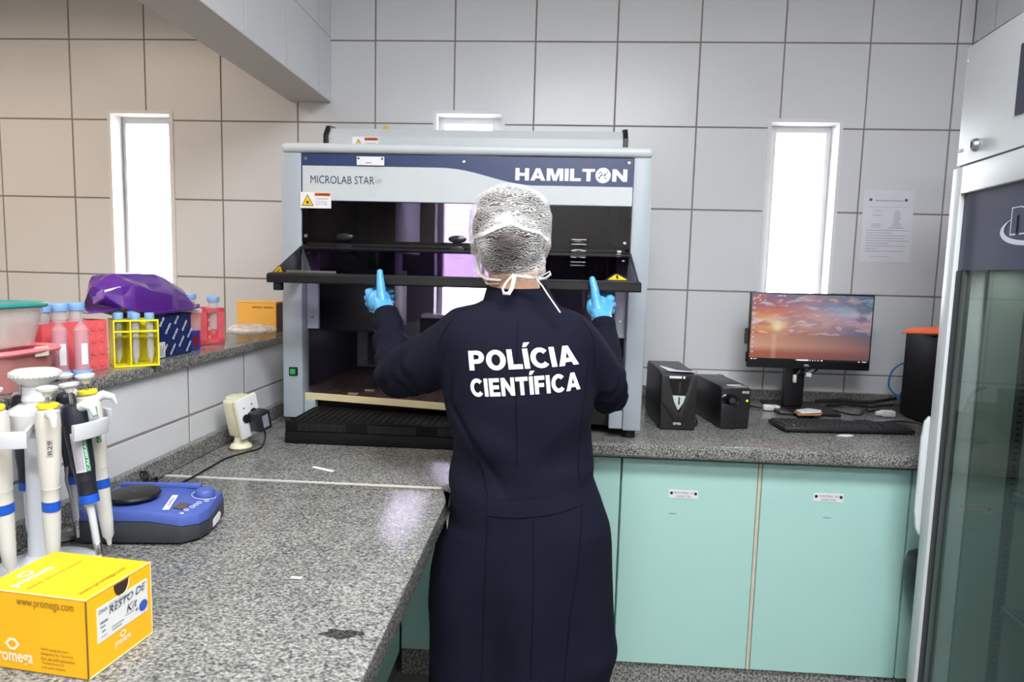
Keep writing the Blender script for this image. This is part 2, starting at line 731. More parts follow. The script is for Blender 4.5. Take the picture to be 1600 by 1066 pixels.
def tiles(parent, fn, us, vs, holes=(), keep=None, share=True):
    proto = None
    for u0, u1 in zip(us, us[1:]):
        for v0, v1 in zip(vs, vs[1:]):
            if keep and not keep((u0 + u1) / 2, (v0 + v1) / 2):
                continue
            r = [(u0 + G, u1 - G, v0 + G, v1 - G)]
            cut = False
            for h in holes:
                n = minus(r, h)
                if n != r:
                    cut = True
                r = n
            r = [q for q in r if q[1] - q[0] > .012 and q[3] - q[2] > .012]
            if not r:
                continue
            tile_bm(r, fn, random.uniform(-.0005, .0003)).build('tile', TILE, parent, smooth=0)


uX = [XF] + [TX0 + i * TS for i in range(-2, 12)] + [XR]
vZ = [CT - .1] + [TZ0 - j * TS for j in (4, 3, 2, 1, 0, -1)] + [CZ]
vZL = [FZ] + [TZ0 - j * TS for j in (6, 5)] + vZ[1:]
tiles(wall_back, lambda u, v, d: Vector((u, -d, v)), uX, vZ, WIN)
tiles(wall_right, lambda u, v, d: Vector((XR - d, u, v)), [-2.4, -2.12, -1.79, -1.455, -1.122, -.789, -.456, -.123, 0.0],
      [CT] + vZ[2:], (), keep=lambda u, v: v > 1.5 or u > -1)

# windows: lining, aluminium frame, pane; the sky stands behind them
for k, (x0, x1, z0, z1) in enumerate(WIN):
    fl, fr = ((.027, .055), (.03, .05), (.052, .03))[k]
    w = empty('window_%d' % (k + 1), ((x0 + x1) / 2, 0, z0), kind='structure')
    b = MB()
    t = .012
    b.box(x0 - .002, x0 + t, -.003, .168, z0, z1).box(x1 - t, x1 + .002, -.003, .168, z0, z1)
    b.box(x0 + t, x1 - t, -.003, .168, z1 - t, z1 + .002).box(x0 + t, x1 - t, -.003, .168, z0 - .002, z0 + t)
    b.build('lining', WHITEPAINT, w, smooth=0)
    b = MB()
    y0, y1 = .075, .105
    a0, a1, c0, c1 = x0 + t, x1 - t, z0 + t, z1 - t
    b.box(a0, a0 + fl - t, y0, y1, c0, c1, .002).box(a1 - fr + t, a1, y0, y1, c0, c1, .002)
    b.box(a0 + fl - t, a1 - fr + t, y0, y1, c1 - .026, c1, .002).box(a0 + fl - t, a1 - fr + t, y0, y1, c0, c0 + .03, .002)
    g0, g1, h0, h1 = a0 + fl - t, a1 - fr + t, c0 + .03, c1 - .026
    b.box(g0, g0 + .006, y0 - .006, y1, h0, h1).box(g1 - .006, g1, y0 - .006, y1, h0, h1)
    b.build('frame', ALU, w, smooth=0)
    MB().box(g0, g1, .088, .092, h0, h1).build('pane', GLASS, w, smooth=0)
    area('window_portal', ((x0 + x1) / 2, .172, (z0 + z1) / 2), (x1 - x0, z1 - z0), 1, (1, 1, 1), (-math.pi / 2, 0, 0), portal=True)

# partition (half height wall) on the left with granite ledge, and the beam over it
PX = -.885
LZ = 1.167
wp = MB().box(-1.075, PX - .0007, YB, 0, FZ, LZ - .026).build('wall_partition', GROUT, kind='structure', smooth=0)
tiles(wp, lambda u, v, d: Vector((PX + d, u, v)), [-3.2, -2.85, -2.517, -2.184, -1.851, -1.518, -1.185, -.882, -.549, -.216, 0],
      [CT, 1.0115, LZ - .024])
b = MB()
b.prism([(-1.10, YB), (-.872, YB), (-.872, 0), (-1.10, 0)], lambda u, v, d: Vector((u, v, d)), LZ - .026, LZ - .0006, bevel=.004)
b.build('trim_1', GRANITE, kind='structure')
BX = -.918
bb = MB().box(-1.09, BX - .0007, YB, 0, 2.096, CZ).build('ceiling_beam', PAINT, kind='structure', smooth=0)
tiles(bb, lambda u, v, d: Vector((BX + d, u, v)), [-2.74, -2.44, -2.107, -1.774, -1.441, -1.108, -.776, -.462, -.142, 0.0],
      [2.096, 2.357, 2.69, CZ])

# ---------------------------------------------------------------- cabinets and worktop
b = MB()
b.box(-.42, XR, -.765, -.745, FZ, .163)
b.build('baseboard_back', GRANITE_LIT, kind='structure', smooth=0)
MB().box(-.46, -.44, -3.2, -.766, FZ, .163).build('baseboard_left', GRANITE_LIT, kind='structure', smooth=0)

DY = -.78
label_txt = {1: ('PONTEIRA 10', 'HAMILTON'), 2: ('PONTEIRA 100', 'HAMILTON')}
CABS = [(-.42, .270, 'teal base cabinet directly behind the person in the dark coat'),
        (.274, .690, 'teal base cabinet with a printed sticker, just right of the person in the coat'),
        (.702, 1.146, 'teal base cabinet with a printed sticker, below the keyboard'),
        (1.150, 1.60, 'teal base cabinet next to the white fridge, without a sticker')]
for i, (x0, x1, lb) in enumerate(CABS):
    c = empty('base_cabinet', ((x0 + x1) / 2, DY, .165), 0, lb, 'cabinet', 'teal cabinets under the back worktop')
    MB().box(x0, x1, DY + .019, -.05, .164, .852).build('body', TEAL, c, smooth=0)
    MB().box(x0, x1, DY + .002, DY + .018, .839, .852).build('top_rail', mat('rail_beige', (150, 152, 144), .6), c, 'grey rail under the worktop', smooth=0)
    MB().box(x0 + .001, x1 - .001, DY, DY + .018, .166, .836, .0012, 1).build('door', TEAL, c, smooth=0)
    if i == 1:
        MB().box(x1 + .001, x1 + .011, DY + .001, DY + .03, .165, .836, .001, 1).build('edge_strip', TEAL_EDGE, c, 'beige edge strip', smooth=0)
    if i in (1, 2):
        sx, sz = (.466, .729) if i == 1 else (.905, .739)
        s = MB().box(sx - .045, sx + .045, DY - .0012, DY, sz - .013, sz + .013).build('sticker', PAPER, c, 'white printed sticker', smooth=0)
        O = Vector((sx, DY - .0012, sz))
        t1, t2 = label_txt[i]
        text('lettering', t1, INKGREY, s, O + Vector((-.028, 0, .001)), (1, 0, 0), (0, 0, 1), .056, .007)
        text('lettering', t2, INKGREY, s, O + Vector((-.022, 0, -.010)), (1, 0, 0), (0, 0, 1), .044, .007)
        for dx in (-.037, .037):
            MB().cyl(O + Vector((dx, -.0006, .003)), O + Vector((dx, 0, .003)), .0048, n=12).build('emblem', INK, s)
        kx = sx - .03 if i == 1 else sx
        MB().box(kx - .012, kx + .012, DY - .0008, DY, sz - .065, sz - .062).build('slot', mat('slot_grey', (120, 165, 158), .5), c, smooth=0)
c = empty('base_cabinet', (-.65, -2.0, .165), 0, 'teal base cabinet under the left granite worktop', 'cabinet')
MB().box(-.86, -.44, -3.2, -.79, .164, .852).build('body', TEAL, c, smooth=0)
for y0, y1 in ((-3.2, -2.62), (-2.615, -2.035), (-2.03, -1.45), (-1.445, -.80)):
    MB().box(-.438, -.42, y0, y1, .166, .836, .0012, 1).build('door', TEAL, c, smooth=0)

wt = empty('granite_worktop', (-.5, -.9, .855), 0, 'speckled grey granite worktop, L-shaped, along the back wall and left partition', 'worktop')


def arc(cx, cy, r, a0, a1, n=6):
    return [(cx + r * math.cos(math.radians(a0 + (a1 - a0) * i / n)), cy + r * math.sin(math.radians(a0 + (a1 - a0) * i / n))) for i in range(n + 1)]


SY = -1.325
flat = lambda u, v, d: Vector((u, v, d))
LX = -.178
poly = [(-.884, SY + .0012), (LX - .03, SY + .0012)] + [(LX, SY + .02)] + [(LX, -.87)] + arc(LX + .024, -.869, .024, 180, 90, 4) + [(XR - .002, -.845), (XR - .002, -.001), (-.884, -.001)]
MB().prism(poly, flat, CT - .045, CT - .0006, bevel=.011).build('slab', GRANITE, wt)
poly = [(-.884, -3.2), (LX, -3.2), (LX, SY - .025)] + arc(LX - .024, SY - .0252, .024, 0, 90, 4) + [(-.884, SY - .0012)]
MB().prism(poly, flat, CT - .045, CT - .0006, bevel=.011).build('slab', GRANITE, wt)
MB().box(-.884, LX - .025, SY - .0035, SY + .0035, CT - .03, CT - .0003).build('seam', mat('seam_white', (200, 198, 190), .7), wt, 'pale filled joint', smooth=0)
MB().box(-.863, XR - .002, -.022, -.001, CT, .941, .002, 1).build('backsplash', GRANITE, wt)
MB().box(-.884, -.864, -3.2, -.023, CT, .944, .002, 1).build('backsplash', GRANITE, wt)
# damp mark near the front edge
random.seed(5)
pts = []
for i in range(26):
    a = 2 * math.pi * i / 26
    rr = random.uniform(.75, 1.1)
    pts.append((-.236 + .031 * rr * math.cos(a) + .004 * math.sin(3 * a), -1.952 + .012 * rr * math.sin(a)))
MB().prism(pts, flat, CT - .0005, CT - .0002).build('stain', granite('granite_damp', 1.0, .22), wt, 'dark damp mark', smooth=0)
# ---------------------------------------------------------------- liquid handling workstation
M0 = empty('liquid_handler', (-.236, -.45, CT), 0, 'large grey enclosed pipetting workstation with smoked front panels on the worktop', 'lab machine')
xl, xr, yf, yb = -.800, .322, -.80, -.09
# side columns and shell
MB().box(xl, -.736, yf, yf + .06, .927, 1.748, .006).build('column', MACHINE, M0)
MB().box(.266, xr, yf, yf + .06, .927, 1.748, .006).build('column', MACHINE, M0)
b = MB()
b.box(xl + .004, xl + .020, yf + .06, yb, .94, 1.757)
b.build('side_panel', MACHINE, M0)
MB().box(xr - .020, xr - .004, yf + .06, yb, .94, 1.757).build('side_panel', MACHINE, M0)
MB().box(xl + .004, -.70, yb, yb + .04, .93, 1.757, .003).build('rear_post', MACHINE, M0)
MB().box(.225, xr - .004, yb, yb + .04, .93, 1.757, .003).build('rear_post', MACHINE, M0)
# rounded top rail
prof = [(-.80, 1.759), (-.80, 1.772), (-.795, 1.784), (-.783, 1.792), (-.765, 1.795), (-.72, 1.796), (-.72, 1.759)]
ends = arc(xl + .022, 1.772, .022, 180, 90, 5)
b = MB()
b.box(xl, xr, yf - .004, yf + .09, 1.747, 1.778, .014, 4)
b.build('top_rail', MACHINE_LIGHT, M0)
MB().box(xl + .004, xr - .004, yf + .085, yb + .04, 1.752, 1.776, .004).build('roof', MACHINE, M0)
# hood behind the rail with dark end caps
hood = [(-.60, 1.776), (-.60, 1.838), (-.575, 1.868), (-.54, 1.874), (-.20, 1.874), (-.17, 1.776)]
MB().prism(hood, lambda u, v, d: Vector((d, u, v)), -.722, .252, bevel=.003).build('hood', MACHINE_LIGHT, M0)
hc = [(-.606, 1.776), (-.606, 1.842), (-.578, 1.876), (-.54, 1.882), (-.19, 1.882), (-.16, 1.776)]
MB().prism(hc, lambda u, v, d: Vector((d, u, v)), -.737, -.722, bevel=.002).build('end_cap', BLACK, M0)
MB().prism(hc, lambda u, v, d: Vector((d, u, v)), .252, .267, bevel=.002).build('end_cap', BLACK, M0)
b = MB()
b.cyl((-.575, -.42, 1.874), (-.575, -.42, 1.884), .017)
b.lathe([(.014, 0), (.0145, .012), (.011, .021), (.005, .026), (0, .027)], Matrix.Translation((-.575, -.42, 1.884)), 16)
b.build('status_lamp', mat('amber', (240, 190, 20), .3), M0, 'amber status lamp')
# sticker on the hood
def warn(name, x0, x1, y, z0, z1, tri=True):
    s = MB().box(x0, x1, y - .0015, y, z0, z1).build(name, PAPER, M0, 'white and orange warning sticker', smooth=0)
    w, h = x1 - x0, z1 - z0
    y -= .0015
    cx = x0 + w * .24
    b = MB()
    b.prism([(cx - h * .40, z0 + h * .14), (cx + h * .40, z0 + h * .14), (cx, z0 + h * .86)], lambda u, v, d: Vector((u, y - d, v)), 0, .0004)
    b.build('hazard_triangle', INK, s, smooth=0)
    MB().prism([(cx - h * .33, z0 + h * .18), (cx + h * .33, z0 + h * .18), (cx, z0 + h * .78)], lambda u, v, d: Vector((u, y - d, v)), 0, .0007).build('hazard_triangle', YELLOWSIGN, s, smooth=0)
    b = MB()
    b.cyl((cx, y - .0010, z0 + h * .36), (cx, y, z0 + h * .36), h * .09, n=12)
    for k in range(8):
        a = k * math.pi / 4
        p = Vector((cx + math.cos(a) * h * .14, y - .0008, z0 + h * .36 + math.sin(a) * h * .14))
        q = Vector((cx + math.cos(a) * h * .19, y - .0008, z0 + h * .36 + math.sin(a) * h * .19))
        b.tube([p, q], h * .012, 4)
    b.build('symbol', INK, s, smooth=0)
    MB().box(x0 + w * .47, x1 - w * .02, y - .0004, y, z1 - h * .24, z1 - h * .04).build('banner', ORANGESIGN, s, smooth=0)
    text('lettering', 'WARNING', INK, s, (x0 + w * .58, y - .0004, z1 - h * .20), (1, 0, 0), (0, 0, 1), w * .36, h * .11, .03)
    MB().prism([(x0 + w * .50, z1 - h * .20), (x0 + w * .56, z1 - h * .20), (x0 + w * .53, z1 - h * .09)], lambda u, v, d: Vector((u, y - d, v)), 0, .0008).build('symbol', INK, s, smooth=0)
    text('lettering', 'UV Light Hazard', INK, s, (x0 + w * .50, y, z1 - h * .46), (1, 0, 0), (0, 0, 1), w * .40, h * .10)
    text('lettering', 'Avoid exposing', INK, s, (x0 + w * .50, y, z1 - h * .66), (1, 0, 0), (0, 0, 1), w * .36, h * .09)
    text('lettering', 'operator to light', INK, s, (x0 + w * .50, y, z1 - h * .80), (1, 0, 0), (0, 0, 1), w * .38, h * .09)
    return s


warn('warning_sticker', -.640, -.552, -.601, 1.787, 1.836)
warn('warning_sticker', -.737, -.641, yf - .006, 1.581, 1.629)

# printed header
hx0, hx1 = -.734, .265
P3 = lambda u, v, d: Vector((u, yf - d, v))
hd = MB().box(hx0, hx1, yf - .002, yf + .004, 1.604, 1.744).build('header_panel', NAVY, M0, 'navy and grey printed header', smooth=0)
sw = [(hx0 + .003, 1.606), (hx1, 1.606), (hx1, 1.661)]
p0, p1, p2, p3 = (-.03, 1.661), (-.13, 1.664), (-.20, 1.708), (-.31, 1.7085)
for i in range(13):
    t = i / 12
    q = [(1 - t) ** 3 * p0[k] + 3 * (1 - t) ** 2 * t * p1[k] + 3 * (1 - t) * t * t * p2[k] + t ** 3 * p3[k] for k in (0, 1)]
    sw.append(tuple(q))
sw += [(hx0 + .003, 1.7085)]
MB().prism(sw, P3, .002, .0032).build('swoosh', mat('header_grey', (194, 200, 204), .4), hd, smooth=0)
yh = yf - .0032
text('lettering', 'MICROLAB STAR', mat('navy_ink', (44, 52, 84), .4), hd, (-.706, yh, 1.656), (1, 0, -.004), (0, 0, 1), .197, .0235)
text('lettering', 'LET', INKGREY, hd, (-.505, yh, 1.660), (1, 0, 0), (0, 0, 1), .020, .010)
b = MB()
for q in ((-.5035, 1.678, .004), (-.512, 1.674, .0025), (-.5105, 1.682, .0028)):
    x, z, r = q
    b.prism([(x + (r if k % 2 == 0 else r * .4) * math.sin(k * math.pi / 4), z + (r if k % 2 == 0 else r * .4) * math.cos(k * math.pi / 4)) for k in range(8)], P3, .0032, .0038)
b.build('star_print', mat('pale_gold', (196, 190, 130), .5), hd, smooth=0)
HW = mat('letter_white', (222, 228, 228), .4)
block_text('lettering', 'HAMILT', HW, hd, (-.083, yf - .002, 1.6755), (1, 0, .004), (0, 0, 1), .236, .036)
block_text('lettering', 'N', HW, hd, (.204, yf - .002, 1.6765), (1, 0, .004), (0, 0, 1), .044, .036)
MB().cyl((.177, yf - .0028, 1.694), (.177, yf - .001, 1.694), .0225, n=28).build('emblem', HW, hd, smooth=0)
def script_h(x, z, s):
    st = [[(-.75, .1), (-.55, .45), (-.3, .55), (-.2, .4), (-.35, 0), (-.6, -.5), (-.8, -.45), (-.6, -.25)],
          [(.75, .55), (.5, .35), (.3, -.1), (.25, -.45), (.4, -.55), (.65, -.3)],
          [(-.5, -.05), (-.2, .02), (.1, .08), (.45, .12), (.2, .2), (.05, .02)]]
    return [[Vector((x + u * s, yf - .0034, z + v * s)) for u, v in q] for q in st]
b = MB()
for q in script_h(.177, .0 + 1.694, .0185):
    b.tube(q, .0009, 5)
b.build('monogram', NAVY, hd)
# name plate and screws on the header
pl = MB().box(-.562, -.478, yf - .009, yf - .006, 1.711, 1.737, .0008, 1).build('name_plate', PAPER, M0, 'white clip-on name plate', smooth=0)
b = MB()
for x in (-.556, -.484):
    b.cyl((x, yf - .011, 1.731), (x, yf - .009, 1.731), .0035, n=10)
b.build('clip', mat('green_grey', (70, 96, 96), .5), pl, split=True)
lines('print', INKGREY, pl, (-.534, yf - .009, 1.7175), (1, 0, 0), (0, 0, 1), [(0, 0, .018, .002)])
def screw(x, z, y=None):
    y = yf - .0035 if y is None else y
    MB().lathe([(.0058, 0), (.0056, .002), (.004, .0035), (.0022, .0036), (.002, .002), (0, .002)], Matrix.Translation((x, y + .003, z)) @ Matrix.Rotation(math.pi / 2, 4, 'X'), 14).build('screw', STEEL, M0)


for x, z in ((-.722, 1.729), (-.238, 1.727), (.252, 1.731), (-.722, 1.497), (.249, 1.497)):
    screw(x, z)

# upper smoked panel
MB().box(hx0, hx1, yf, yf + .005, 1.478, 1.606).build('upper_panel', SMOKE_FRONT, M0, 'smoked clear panel', smooth=0)
MB().box(hx0, hx1, yf + .006, yf + .012, 1.472, 1.487).build('panel_strip', BLACK, M0, smooth=0)
MB().box(-.737, -.718, yf + .006, yf + .02, 1.46, 1.575, .002, 1).build('hinge_plate', DARKGREY, M0)
MB().box(.249, .267, yf + .006, yf + .02, 1.46, 1.575, .002, 1).build('hinge_plate', DARKGREY, M0)

# lifted front cover: smoked panel, handle bar, side brackets
cv = empty('front_cover', (-.235, yf, 1.47))
cv.parent = M0
cv.location = mw(M0).inverted() @ Vector((-.235, yf, 1.47))
A, B = Vector((0, yf - .004, 1.466)), Vector((0, -1.010, 1.381))
cz = [(A.y, A.z), (B.y, B.z), (B.y + .002, B.z - .005), (A.y + .002, A.z - .005)]
YZ = lambda u, v, d: Vector((d, u, v))
t = bmesh.new()
cvs = [[t.verts.new((x, y + dy, z_ + dz)) for x, y, z_ in ((-.734, A.y, A.z), (.266, A.y, A.z), (.258, B.y, B.z), (-.648, B.y, B.z))] for dy, dz in ((0, 0), (.002, -.005))]
t.faces.new(cvs[0])
t.faces.new(cvs[1][::-1])
for i in range(4):
    j = (i + 1) % 4
    t.faces.new((cvs[0][i], cvs[1][i], cvs[1][j], cvs[0][j]))
bmesh.ops.recalc_face_normals(t, faces=t.faces[:])
b = MB()
b._add(t)
b.build('cover_panel', SMOKE_COVER, cv, smooth=0)
top = [(A.y + .012, A.z + .006), (A.y - .016, A.z - .003), (A.y - .016, A.z - .013), (A.y + .012, A.z - .008)]
MB().prism(top, YZ, -.736, .268, bevel=.001).build('hinge_rail', BLACK, cv)
bar = [(-1.004, 1.357), (-1.036, 1.357), (-1.040, 1.361), (-1.040, 1.378), (-1.034, 1.383), (-1.004, 1.386)]
b = MB()
b.prism(bar, YZ, -.742, .273, bevel=.0015)
b.build('handle_bar', BLACK, cv, 'black handle bar')
MB().box(-.727, -.706, -1.032, -1.008, 1.336, 1.358, .002, 1).build('latch', BLACK, cv)
sd = [(A.y - .001, A.z), (-1.03, 1.378), (-1.03, 1.362), (yf - .004, 1.362)]
MB().prism(sd, YZ, -.7385, -.7350, bevel=.0005).build('side_bracket', mat('bracket_grey', (62, 62, 66), .45), cv)
MB().prism(sd, YZ, .2665, .270, bevel=.0005).build('side_bracket', mat('bracket_grey', (62, 62, 66), .45), cv)
# hazard triangles on bracket and panel
tri = [(-1.022, 1.381), (-.955, 1.381), (-.990, 1.4045)]
b = MB()
XZ = lambda u, v, d: Vector((-.7346 + d, u, v))
b.prism([(-1.023, 1.3805), (-.945, 1.3835), (-.962, 1.4035), (-.975, 1.4045)], XZ, 0, .0006)
s = b.build('hazard_sticker', INK, cv, 'yellow warning triangle', smooth=0)
MB().prism([(-1.015, 1.3825), (-.951, 1.3850), (-.965, 1.4015), (-.974, 1.4020)], XZ, .0006, .0012).build('hazard_print', YELLOWSIGN, s, smooth=0)
MB().tube([XZ(-.99, 1.387, .0014), XZ(-.975, 1.391, .0014), XZ(-.972, 1.395, .0014)], .0012, 5).build('symbol', INK, s)
U = (A - B).normalized()
def onp(x, t, d=0.0):
    return B + Vector((x, 0, 0)) + U * t + Vector((0, U.z, -U.y)) * -d * -1
b = MB()
f3 = lambda u, v, d: B + Vector((u, 0, 0)) + U * v + Vector((0, -U.z, U.y)) * (d + .0004)
b.prism([(.178, .012), (.250, .012), (.246, .02), (.220, .062), (.208, .062), (.182, .02)], f3, 0, .0005)
s = b.build('hazard_sticker', INK, cv, 'yellow warning triangle', smooth=0)
MB().prism([(.188, .018), (.240, .018), (.216, .056), (.212, .056)], f3, .0005, .001).build('hazard_print', YELLOWSIGN, s, smooth=0)
b = MB()
b.tube([f3(.214, .030, .0015), f3(.214, .044, .0015)], .003, 6)
b.tube([f3(.214, .0235, .0015), f3(.214, .0255, .0015)], .003, 6)
b.build('symbol', INK, s)
# finger catches on the seam of the two panels
for x in (-.598, -.253, .112):
    b = MB()
    R = Matrix.Translation((x, yf - .006, 1.497)) @ Matrix.Rotation(math.pi / 2, 4, 'X')
    b.lathe([(0, -.006), (.026, -.006), (.028, 0), (.025, .007), (.012, .010), (0, .010)], R, 24, sy=.42)
    R = Matrix.Translation((x, yf - .012, 1.468)) @ Matrix.Rotation(math.pi / 2, 4, 'X')
    b.lathe([(0, -.006), (.024, -.006), (.026, 0), (.023, .006), (0, .008)], R, 24, sy=.36)
    c = b.build('catch', mat('catch_black', (30, 32, 36), .15), M0, 'glossy black finger catch')
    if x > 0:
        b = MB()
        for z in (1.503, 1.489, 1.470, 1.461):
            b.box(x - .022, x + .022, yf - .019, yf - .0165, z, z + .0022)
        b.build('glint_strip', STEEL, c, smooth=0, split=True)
MB().box(.226, .240, yf - .008, yf - .002, 1.468, 1.476, .001, 1).build('bracket_screw', STEEL, M0)
# clear identification strip along the bar at left
MB().box(-.700, -.560, -1.006, -1.002, 1.384, 1.392, .0008, 1).build('name_strip', mat('strip_grey', (92, 92, 92), .35), cv)
MB().box(-.685, -.640, -1.008, -1.006, 1.385, 1.391).build('name_strip', mat('strip_olive', (84, 84, 50), .4), cv, smooth=0)

# interior
MB().box(xl + .021, xl + .024, yf + .06, yb, .995, 1.745).build('inner_lining', mat('lining_dark', (36, 35, 42), .3), M0, smooth=0)
MB().box(xr - .024, xr - .021, yf + .06, yb, .995, 1.745).build('inner_lining', mat('lining_dark', (36, 35, 42), .3), M0, smooth=0)
MB().box(-.732, .262, yb, yb + .004, 1.0, 1.752).build('back_panel', SMOKE_BACK, M0, 'violet smoked back panel', smooth=0)
MB().box(xl + .03, xr - .03, -.74, yb, .93, .984).build('chassis', BLACKMATTE, M0, smooth=0)
MB().box(-.780, .300, -.72, yb - .004, .985, .993).build('deck', mat('deck_brown', (58, 46, 42), .35), M0, 'dark brown deck')
b = MB()
for k in range(24):
    x = -.71 + k * .041
    b.box(x, x + .004, -.66, -.12, .993, .9975)
b.build('deck_rail', mat('deck_rail', (34, 28, 27), .4), M0, smooth=0, kind='stuff')
MB().box(-.736, -.699, -.76, -.745, 1.208, 1.47, .002, 1).build('door_guide', MACHINE, M0)
MB().box(.232, .266, -.76, -.745, 1.208, 1.47, .002, 1).build('door_guide', MACHINE, M0)
MB().box(.205, .222, -.755, -.74, 1.215, 1.50, .002, 1).build('door_guide', DARKGREY, M0)
b = MB()
b.cyl((-.718, -.763, 1.245), (-.718, -.759, 1.245), .004, n=10)
b.cyl((-.718, -.763, 1.262), (-.718, -.759, 1.262), .003, n=10)
b.cyl((.249, -.763, 1.26), (.249, -.759, 1.26), .004, n=10)
b.build('rivet', STEEL, M0, split=True)
MB().box(-.70, .23, -.16, -.125, 1.69, 1.745, .003, 1).build('gantry_beam', BLACK, M0)
MB().box(-.70, .23, -.22, -.20, 1.70, 1.72, .003, 1).build('gantry_rail', DARKGREY, M0)
MB().box(-.795, -.55, -.52, -.16, 1.18, 1.40, .006).build('side_unit', mat('unit_dark', (40, 42, 46), .4), M0)
MB().box(-.585, -.552, -.525, -.519, 1.18, 1.37, .001, 1).build('unit_edge', mat('unit_grey', (110, 112, 114), .4), M0)
arm = empty('pipetting_arm', (-.53, -.35, 1.0))
arm.parent = M0
arm.location = mw(M0).inverted() @ Vector((-.53, -.35, 1.0))
MB().box(-.56, -.495, -.60, -.18, 1.46, 1.72, .005).build('carriage', BLACK, arm)
MB().box(-.555, -.50, -.58, -.46, 1.08, 1.47, .004).build('channel_body', BLACKMATTE, arm)
b = MB()
for k in range(4):
    y = -.565 + k * .028
    b.cyl((-.528, y, .998 + .02), (-.528, y, 1.08), .004, .008, 10)
b.build('tip_adapter', STEEL, arm, split=True)
MB().box(-.43, -.04, -.49, -.40, .994, 1.232, .004).build('labware_carrier', mat('carrier_black', (30, 28, 32), .3), M0)  # height raised to block the window's reflection on the worktop
MB().box(-.425, -.18, -.488, -.405, 1.2325, 1.246, .002, 1).build('labware_lid', mat('lid_lilac', (186, 180, 200), .2), M0)
MB().box(-.54, -.27, -.30, -.22, 1.0, 1.14, .006).build('labware_block', BLACKMATTE, M0)
MB().box(.02, .16, -.5, -.3, 1.0, 1.12, .006).build('labware_block', BLACKMATTE, M0)
# loading tray pulled out over the front, slightly askew
def askew(bm, ang=-.19, px=-.790, py=-.765):
    return Matrix.Translation((px, py, 0)) @ Matrix.Rotation(ang, 4, 'Z') @ Matrix.Translation((-px, -py, 0))
R = askew(None)
b = MB()
b.box(-.790, -.02, -.765, -.40, .994, 1.004, .001, 1, M=R)
tr = b.build('loading_tray', mat('deck_brown2', (70, 55, 50), .3), M0, 'brown slotted loading tray')
b = MB()
b.box(-.790, -.02, -.769, -.765, .984, 1.006, .001, 1, M=R)
b.build('tray_edge', mat('brass_edge', (214, 200, 160), .35), tr, 'pale gold front edge')
b = MB()
for k in range(12):
    x = -.70 + k * .055
    b.box(x, x + .016, -.735, -.725, 1.004, 1.0048, M=R)
    b.box(x, x + .016, -.70, -.69, 1.004, 1.0048, M=R)
b.build('slot', BLACKMATTE, tr, smooth=0, kind='stuff')
b = MB()
for k, (x, y) in enumerate(((-.60, -.74), (-.58, -.665), (-.56, -.60))):
    b.box(x, x + .03, y, y + .014, 1.004, 1.008, M=R)
b.build('tag_plate', mat('tag_grey', (140, 136, 128), .4), tr, smooth=0, split=True)
# black autoload base on the worktop
ab = MB()
ab.box(-.710, .12, -1.005, -.80, CT + .001, .936, .004)
ab.box(-.700, .12, -.985, -.78, .936, .962, .004)
abase = ab.build('autoload_base', mat('base_black', (16, 17, 17), .65, spec=.25), M0)
b = MB()
for x0, x1 in ((-.67, -.53), (-.47, -.33), (-.27, -.13), (-.07, .07)):
    b.box(x0, x1, -1.0062, -1.003, .938, .961)
    for k in range(7):
        xx = x0 + .006 + k * (x1 - x0 - .012) / 6.5
        b.box(xx, xx + .008, -1.009, -1.005, .940, .954)
b.build('vent_grille', mat('vent_black', (8, 8, 9), .6), abase, smooth=0, kind='stuff')
b = MB()
b.box(-.708, .12, -1.005, -.995, .936, .966, .002, 1)
for k in range(40):
    xx = -.70 + k * .0205
    b.box(xx, xx + .006, -.985, -.80, .960, .9635)
b.build('guide_comb', mat('comb_black', (11, 12, 12), .75, spec=.2), abase, kind='stuff')
MB().box(-.735, -.700, -.79, -.76, .93, .985, .002, 1).build('support_bracket', MACHINE, M0)
MB().box(.225, .266, -.79, -.76, .93, .985, .002, 1).build('support_bracket', MACHINE, M0)
b = MB()
for x in (-.77, .29):
    for y in (-.76, -.15):
        b.cyl((x, y, CT), (x, y, .94), .02, n=16)
b.build('foot', BLACKMATTE, M0, split=True)
# power switch
sb = MB().box(-.779, -.751, yf - .004, yf + .002, 1.061, 1.089, .002, 1).build('power_switch', BLACK, M0, 'black switch with a green lit key')
MB().box(-.774, -.757, yf - .0075, yf - .003, 1.066, 1.083, .002, 1).build('switch_key', mat('green_lit', (20, 130, 60), .3, emit=.5), sb)
# ---------------------------------------------------------------- wall notice, socket
def face(p, R=None):
    return p


po = MB().prism([(1.290, 1.485), (1.491, 1.485), (1.486, 1.776), (1.286, 1.775)], lambda u, v, d: Vector((u, -.0012 - d, v)), 0, .0008).build('wall_notice', mat('notice_paper', (224, 226, 234), .8), None, 'white printed notice sheet taped to the tiles right of the window', 'notice', smooth=0)
O = Vector((1.290, -.0022, 1.485))
rc = []
for k in range(9):
    wv = (.17, .10, .16, .15, .17, .09, .16, .05, .15)[k]
    z = .128 - k * .0105
    rc.append((.018, z, .018 + wv, z + .0022))
rc += [(.02, .222, .172, .2232), (.045, .246, .155, .250)]
for k, wv in enumerate((.015, .02, .028, .022, .035, .026, .022, .028, .036, .04, .062)):
    rc.append((.135 - wv / 2, .206 - k * .0068, .135 + wv / 2, .2085 - k * .0068))
for z, wv in ((.206, .03), (.188, .04), (.153, .036), (.147, .04), (.140, .03)):
    rc.append((.055 - wv / 2, z, .055 + wv / 2, z + .002))
rc.append((.04, .022, .12, .0235))
lines('print', mat('print_grey', (168, 170, 184), .8), po, O, (1, 0, 0), (0, 0, 1), rc, .0002)
for u in (.027, .166):
    MB().cyl(O + Vector((u, -.0003, .251)), O + Vector((u, 0, .251)), .006, n=12).build('emblem', mat('emblem_grey', (80, 82, 88), .7), po)
